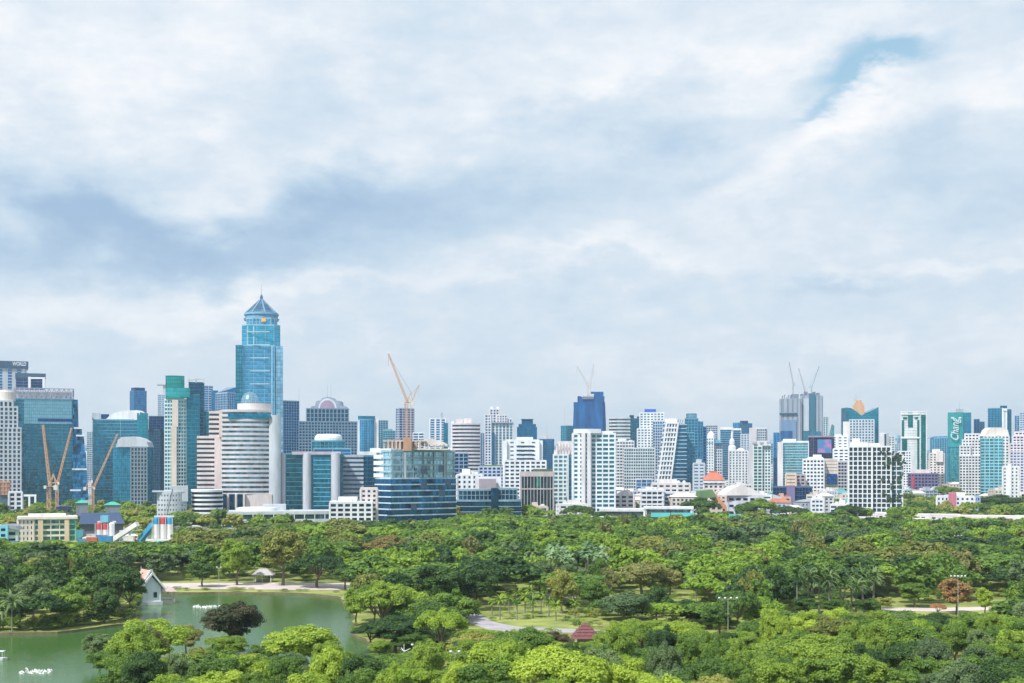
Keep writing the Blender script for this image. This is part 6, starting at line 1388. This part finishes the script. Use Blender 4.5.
for tries in range(60000):
    y = math.sqrt(rt.uniform(182**2, 1010**2)); half = 530/F*y + 8; x = rt.uniform(-half, half)
    px = 512 + x/y*F
    if inpoly(x, y, lake_big) or any(inpoly(x, y, c_) for c_ in clear): continue
    if y < 330 and px < 90: continue
    if px < 260 and y > 640 + max(0, px-90)*.6: continue
    if y > 910 and not (460 < px < 1030 ) : continue
    sz = rt.choice((4.8, 6.2, 7.4, 8.8, 10.)) if y > 330 else rt.choice((4., 5., 6., 7., 8.))
    if np.any((fo[:, 0]-x)**2 + (fo[:, 1]-y)**2 < (fo[:, 2]*.9 + sz*.6)**2): continue
    if y > 430: sz = rt.choice((6.5, 8.5, 10., 11.5, 12.5))
    hmax = cap(px, y, sz/y*F) + (rt.choice((0, 0, .5, 2.2)) if y > 600 and not 60 < px < 185 else 0)
    if hmax < 3.5: continue
    if hmax < 7: sz = min(sz, hmax*.8)
    d2 = (arr[:na, 0]-x)**2 + (arr[:na, 1]-y)**2
    if np.any(d2 < ((arr[:na, 2] + sz)*.74)**2): continue
    arr[na] = (x, y, sz); na += 1
    # soft patches of one species
    n1 = math.sin(x*.021 + 1.3) + math.sin(y*.041 + x*.017) + rt.gauss(0, 1.15)
    n2 = math.sin(x*.013 - y*.017 + 2) + rt.gauss(0, .9)
    if n1 > 1.35: mat = 'lime'
    elif n1 > .1: mat = 'mid'
    elif n1 > -1.3: mat = 'deep' if n2 > -.8 else 'mid'
    else: mat = 'olive' if n2 > 0 else 'grey'
    if y > 420 and mat == 'deep' and rt.random() < .4: mat = rt.choice(('mid', 'mid', 'lime', 'olive'))
    if rt.random() < .02 and 350 < y: mat = 'brown'
    kind = 'feather' if mat == 'brown' else ('umbrella' if n2 > .25 else ('round' if rt.random() < .45 else 'irregular'))
    h = rt.uniform(8.5, 15) if y > 330 else rt.uniform(7.5, 12.5)
    h = min(h, hmax)
    cand.append((y, x, sz*(1.18 if kind == 'umbrella' else 1.05 if kind != 'feather' else .85), h, kind, mat, rt.uniform(0, 6.28), rt.randrange(4)))
    if na > 3900: break
cand.sort()
PLACEW = lambda y: 'foreground' if y < 330 else 'middle of the park'
NT = 300
for y, x, r, h, kind, mat, rot, vi in cand[:NT]:
    px = 512 + x/y*F; side = 'left' if px < 340 else ('central' if px < 690 else 'right')
    lab = '%s %s tree in the canopy, %s %s' % (NAMES[kind][1], COLW[mat], side, PLACEW(y))
    plant(kind, mat, x, y, h, r, rot, vi, lab, '%s %s trees of the %s %s' % (NAMES[kind][1], COLW[mat], side, PLACEW(y)), 'near' if y < 330 else 'mid')
print('auto trees', len(cand), 'singles', NT, 'farthest single', cand[min(NT, len(cand))-1][0])
# beyond those: the wood reads as one mass; city greenery likewise
mats = list(L_.keys()); mi = {k: i for i, k in enumerate(mats)}
def mass(name, items):
    V = []; I = []
    for y, x, r, h, kind, mat, rot, vi in items:
        vs = VAR[kind]['far'][vi]; nk = len(vs) if y < 700 else int(len(vs)*.6)
        vs = vs[:nk]; c, s = math.cos(rot), math.sin(rot); sx, sz_ = r/8., h/13.2
        if y >= 700:
            ce = vs.mean(1, keepdims=True); vs = ce + (vs-ce)*1.25
        o_ = np.empty_like(vs); o_[..., 0] = (vs[..., 0]*c - vs[..., 1]*s)*sx + x; o_[..., 1] = (vs[..., 0]*s + vs[..., 1]*c)*sx + y; o_[..., 2] = vs[..., 2]*sz_
        V.append(o_); I.append(np.full(nk, mi[mat]))
    me = mesh_np(name, np.concatenate(V), [L_[k] for k in mats], np.concatenate(I)); o = bpy.data.objects.new(name, me); col.objects.link(o); o['kind'] = 'stuff'; return o
o = mass('distant_park_trees', cand[NT:]); o['label'] = 'dense far canopy of the park merging into one green mass'; o['category'] = 'trees'
city = []
for tries in range(9000):
    if rt.random() < .45: px, y = rt.uniform(885, 1030), rt.uniform(1010, 1700)
    elif rt.random() < .6: px, y = rt.uniform(-5, 300), rt.uniform(860, 1300)
    else: px, y = rt.uniform(450, 1030), rt.uniform(1000, 2300)
    x = PX(px, y); sz = rt.uniform(5, 9)
    if np.any((fo[:, 0]-x)**2 + (fo[:, 1]-y)**2 < (fo[:, 2]*.85 + sz*.6)**2): continue
    if city and min((a[1]-x)**2 + (a[0]-y)**2 for a in city) < 120: continue
    city.append((y, x, sz*1.1, min(rt.uniform(8, 15), HC - ((497 if px < 330 else 484 if px > 880 else 494) - HZ)*y/F), rt.choice(('umbrella', 'round', 'irregular')), rt.choice(('deep', 'deep', 'mid', 'olive', 'mid')), rt.uniform(0, 6.28), rt.randrange(4)))
    if len(city) > 620: break
o = mass('city_greenery', city); o['label'] = 'scattered greenery filling gaps between the city buildings'; o['category'] = 'trees'
# undergrowth: low shrubs closing the park floor
sh = []
for i in range(1500):
    y = math.sqrt(rt.uniform(185**2, 560**2)); x = rt.uniform(-.4, .4)*y*1.02
    if inpoly(x, y, lake_big) or any(inpoly(x, y, c_) for c_ in clear) or (y < 330 and 512+x/y*F < 88): continue
    sh.append((y, x, rt.uniform(1.5, 3.2), rt.uniform(1.5, 3.5), rt.choice(('round', 'irregular')), rt.choice(('deep', 'mid', 'mid', 'olive')), rt.uniform(0, 6.28), rt.randrange(4)))
for i in range(150):
    px = rt.uniform(70, 335); y = rt.uniform(790, 1000)
    if free(PX(px, y), y, 3): sh.append((y, PX(px, y), rt.uniform(3, 5), rt.uniform(2.5, 4.5), 'round', rt.choice(('deep', 'mid', 'olive')), rt.uniform(0, 6.28), rt.randrange(4)))
for i in range(60):
    px = rt.uniform(478, 600); py = rt.uniform(604, 640); y = GY(py)
    if 621 < py < 634 and px < 575: continue
    sh.append((y, PX(px, y), rt.uniform(.8, 2.2), rt.uniform(.6, 1.8), 'round', rt.choice(('lime', 'mid', 'deep', 'olive')), rt.uniform(0, 6.28), rt.randrange(4)))
for px0, py0, px1, py1, n_ in ((-20, 632, 60, 630, 26), (60, 630, 126, 621, 24), (126, 621, 138, 604, 14), (165, 590, 345, 594, 14), (350, 600, 356, 632, 12), (360, 636, 432, 646, 16)):
    for i in range(n_):
        f_ = rt.random(); px, py = px0+(px1-px0)*f_, py0+(py1-py0)*f_ - rt.uniform(0, 2.5); y = GY(py); sh.append((y, PX(px, y), rt.uniform(1.6, 3.6), rt.uniform(1.5, 4.2) if py0 > 600 else rt.uniform(.6, 1.2), 'round', rt.choice(('deep', 'mid', 'deep', 'olive')), rt.uniform(0, 6.28), rt.randrange(4)))
def shr(items):
    return [(a[0], a[1], a[2], a[3], a[4], a[5], a[6], a[7]) for a in items]
save = {k: VAR[k]['far'] for k in VAR}
for k in VAR: VAR[k]['far'] = [v[::7] * np.array([1, 1, 1], np.float32) for v in VAR[k]['far']]
o = mass('undergrowth', shr(sh)); o['label'] = 'low shrubs under the park trees'; o['category'] = 'shrubs'

# ------------------------------------------------------------ haze, sky, sun, camera
m, nt, out = newmat('haze'); v = nd(nt, 'ShaderNodeVolumePrincipled'); v.inputs['Color'].default_value = (.7, .88, 1, 1); v.inputs['Density'].default_value = HAZE; v.inputs['Anisotropy'].default_value = .2
lk(nt, v.outputs[0], out.inputs['Volume'])
if HAZE > 0:
    b = MB(); b.prism([(-7500, -600), (7500, -600), (7500, 9500), (-7500, 9500)], -3, 300); o = b.build('haze', m); o['kind'] = 'stuff'
SUN_EL, SUN_AZ = 52, -140      # azimuth from +Y, clockwise positive: behind the camera to the left
az = R(SUN_AZ); el = R(SUN_EL); sv = Vector((math.sin(az)*math.cos(el), math.cos(az)*math.cos(el), math.sin(el)))
sl = bpy.data.lights.new('sun', 'SUN'); sl.energy = SUN_E; sl.angle = R(.53); sl.color = (1, .96, .91)
so = bpy.data.objects.new('sun', sl); col.objects.link(so); so.rotation_euler = sv.to_track_quat('Z', 'Y').to_euler()
w = bpy.data.worlds.new('World'); sc.world = w; w.use_nodes = True; nt = w.node_tree; nt.nodes.clear()
out = nd(nt, 'ShaderNodeOutputWorld'); bg = nd(nt, 'ShaderNodeBackground'); bg.inputs['Strength'].default_value = .1; lk(nt, bg.outputs[0], out.inputs[0])
sky = nd(nt, 'ShaderNodeTexSky'); sky.sky_type = 'NISHITA'; sky.sun_disc = False; sky.sun_elevation = el; sky.sun_rotation = az; sky.air_density = 1.2; sky.dust_density = .8
tc = nd(nt, 'ShaderNodeTexCoord'); sp = nd(nt, 'ShaderNodeSeparateXYZ'); lk(nt, tc.outputs['Generated'], sp.inputs[0])
def M(op, a, b=None, c_=None, clamp=False):
    x = nd(nt, 'ShaderNodeMath', operation=op, use_clamp=clamp)
    for i, v in enumerate((a, b, c_)):
        if v is None: continue
        if isinstance(v, (int, float)): x.inputs[i].default_value = v
        else: lk(nt, v, x.inputs[i])
    return x.outputs[0]
X_, Y_, Z_ = sp.outputs
hyp = M('SQRT', M('ADD', M('MULTIPLY', X_, X_), M('MULTIPLY', Y_, Y_)))
U = M('ARCTAN2', X_, Y_); V = M('DIVIDE', Z_, M('MAXIMUM', hyp, .02))
# cloud deck seen in perspective
zz = M('ADD', M('MAXIMUM', Z_, 0.0), .30)
cb = nd(nt, 'ShaderNodeCombineXYZ'); lk(nt, M('DIVIDE', X_, zz), cb.inputs[0]); lk(nt, M('DIVIDE', Y_, zz), cb.inputs[1])
def noise(scale, det, rough, dist, off, sx=1, sy=1, src=None):
    mp = nd(nt, 'ShaderNodeMapping'); mp.inputs['Location'].default_value = off; mp.inputs['Scale'].default_value = (sx, sy, 1); lk(nt, src or cb.outputs[0], mp.inputs['Vector'])
    n = nd(nt, 'ShaderNodeTexNoise'); n.inputs['Scale'].default_value = scale; n.inputs['Detail'].default_value = det; n.inputs['Roughness'].default_value = rough; n.inputs['Distortion'].default_value = dist
    lk(nt, mp.outputs[0], n.inputs['Vector']); return n.outputs['Fac']
cb2 = nd(nt, 'ShaderNodeCombineXYZ'); lk(nt, M('MULTIPLY', X_, 1.0), cb2.inputs[0]); lk(nt, Y_, cb2.inputs[1]); lk(nt, M('MULTIPLY', Z_, 2.0), cb2.inputs[2])
nP = noise(9.0, 9, .56, .15, (2.2, 5.1, 1.0), src=cb2.outputs[0]); nQ = noise(26.0, 8, .6, .1, (4.2, 1.1, 3.0), src=cb2.outputs[0])
nA = noise(1.3, 7, .52, .35, (3.1, 1.7, 0), .8, 1.0); nB = noise(5.0, 8, .58, .5, (7.3, 2.2, 0), .7, 1.0); nC = noise(.55, 4, .5, .2, (1.3, 9.1, 0))
# warp the big shapes so that no edge is smooth
Uw = M('ADD', U, M('MULTIPLY', M('SUBTRACT', nA, .5), .22)); Vw = M('ADD', V, M('MULTIPLY', M('SUBTRACT', nP, .5), .14))
Vw = M('ADD', Vw, M('MULTIPLY', M('SUBTRACT', nA, .5), .07))
def blob(px, py, sx, sy, amp, tilt=0.0):
    u0 = math.atan((px-512)/F); v0 = (HZ-py)/F * math.cos(u0); 
    du = M('SUBTRACT', Uw, u0); dv = M('SUBTRACT', M('SUBTRACT', Vw, v0), M('MULTIPLY', du, tilt))
    a = M('DIVIDE', du, sx/F); b_ = M('DIVIDE', dv, sy/F)
    return M('MULTIPLY', M('EXPONENT', M('MULTIPLY', M('ADD', M('MULTIPLY', a, a), M('MULTIPLY', b_, b_)), -1)), amp)
BL = [(190, 238, 250, 38, -.40, .0), (60, 215, 160, 34, -.16, 0), (400, 205, 220, 44, -.24, .15), (90, 195, 200, 44, -.12, 0), (30, 150, 120, 40, -.12, .1), (640, 150, 200, 35, -.13, .2),
      (150, 40, 260, 60, .14, 0), (330, 165, 130, 22, .16, .25), (240, 285, 190, 16, .30, .06), (70, 310, 150, 14, .12, 0), (540, 265, 120, 26, .14, .1),
      (600, 70, 110, 40, .14, .3), (822, 122, 95, 30, .40, .5), (780, 25, 200, 24, .12, .2), (990, 85, 70, 30, .22, .2), (600, 262, 160, 10, .16, -.05), (930, 262, 140, 12, .2, .05), (850, 335, 60, 8, .14, 0), (300, 325, 240, 12, .12, .02), (700, 240, 220, 30, .06, .1), (950, 230, 120, 60, -.1, .1), (820, 292, 60, 8, -.2, 0),
      (560, 110, 200, 20, -.1, .3), (330, 350, 400, 30, -.04, 0), (900, 400, 300, 60, .02, 0), (700, 160, 40, 10, -.15, .1)]
acc = None
for q in BL:
    o_ = blob(*q); acc = o_ if acc is None else M('ADD', acc, o_)
bright = M('ADD', M('ADD', acc, .64), M('ADD', M('MULTIPLY', M('SUBTRACT', nA, .5), .5), M('ADD', M('MULTIPLY', M('SUBTRACT', nB, .5), .22), M('ADD', M('MULTIPLY', M('SUBTRACT', nP, .5), .72), M('MULTIPLY', M('SUBTRACT', nQ, .5), .5)))))
cr = nd(nt, 'ShaderNodeValToRGB'); lk(nt, M('MULTIPLY', bright, 1.0, clamp=True), cr.inputs[0])
E = cr.color_ramp.elements; E[0].position = 0; E[0].color = (.35, .50, .70, 1); E[1].position = 1; E[1].color = (.96, .965, .975, 1)
for pos, c_ in ((.22, (.44, .59, .76)), (.45, (.57, .70, .83)), (.68, (.71, .795, .885)), (.86, (.85, .89, .94))):
    e = cr.color_ramp.elements.new(pos); e.color = (*c_, 1)
hz = M('EXPONENT', M('MULTIPLY', M('ABSOLUTE', V), -14.0))     # air thickens towards the horizon
hm_ = nd(nt, 'ShaderNodeMix', data_type='RGBA'); lk(nt, M('MULTIPLY', hz, .6), hm_.inputs['Factor']); lk(nt, cr.outputs[0], hm_.inputs[6]); hm_.inputs[7].default_value = (.73, .80, .875, 1)
sc_ = nd(nt, 'ShaderNodeVectorMath', operation='SCALE'); lk(nt, hm_.outputs[2], sc_.inputs[0]); sc_.inputs['Scale'].default_value = 10.0
# blue openings
op = M('ADD', M('ADD', blob(878, 58, 54, 18, 1.7, .0), blob(815, 94, 36, 9, .9, .5)), blob(1010, 60, 30, 14, .25, 0))
op = M('MULTIPLY', op, M('ADD', M('MULTIPLY', nP, 1.9), -.1)); op = M('SUBTRACT', op, .12, clamp=True)
ss = nd(nt, 'ShaderNodeVectorMath', operation='MULTIPLY'); lk(nt, sky.outputs[0], ss.inputs[0]); ss.inputs[1].default_value = (.3, .3, .3)
ad = nd(nt, 'ShaderNodeVectorMath', operation='ADD'); lk(nt, ss.outputs[0], ad.inputs[0]); ad.inputs[1].default_value = (2.6, 4.6, 6.0)
fm2 = nd(nt, 'ShaderNodeMix', data_type='RGBA'); lk(nt, M('MULTIPLY', op, .9, clamp=True), fm2.inputs['Factor']); lk(nt, sc_.outputs[0], fm2.inputs[6]); lk(nt, ad.outputs[0], fm2.inputs[7])
lk(nt, fm2.outputs[2], bg.inputs['Color'])
cam = bpy.data.cameras.new('camera'); cam.sensor_width = 36; cam.lens = F/1024*36; cam.shift_y = (HZ-341.5)/1024; cam.clip_start = 1; cam.clip_end = 30000
co = bpy.data.objects.new('camera', cam); col.objects.link(co); co.location = (0, 0, HC); co.rotation_euler = (R(90), 0, 0); sc.camera = co
vs_ = sc.view_settings; sc.display_settings.display_device = 'sRGB'; vs_.view_transform = 'Standard'; vs_.look = 'None'; vs_.exposure = EXPO; vs_.gamma = 1; vs_.use_curve_mapping = False
sc.cycles.max_bounces = 6; sc.cycles.volume_bounces = 0; sc.cycles.transparent_max_bounces = 6
sc.cycles.use_adaptive_sampling = True
for o in list(sc.objects):
    if '_o' in o: del o['_o']
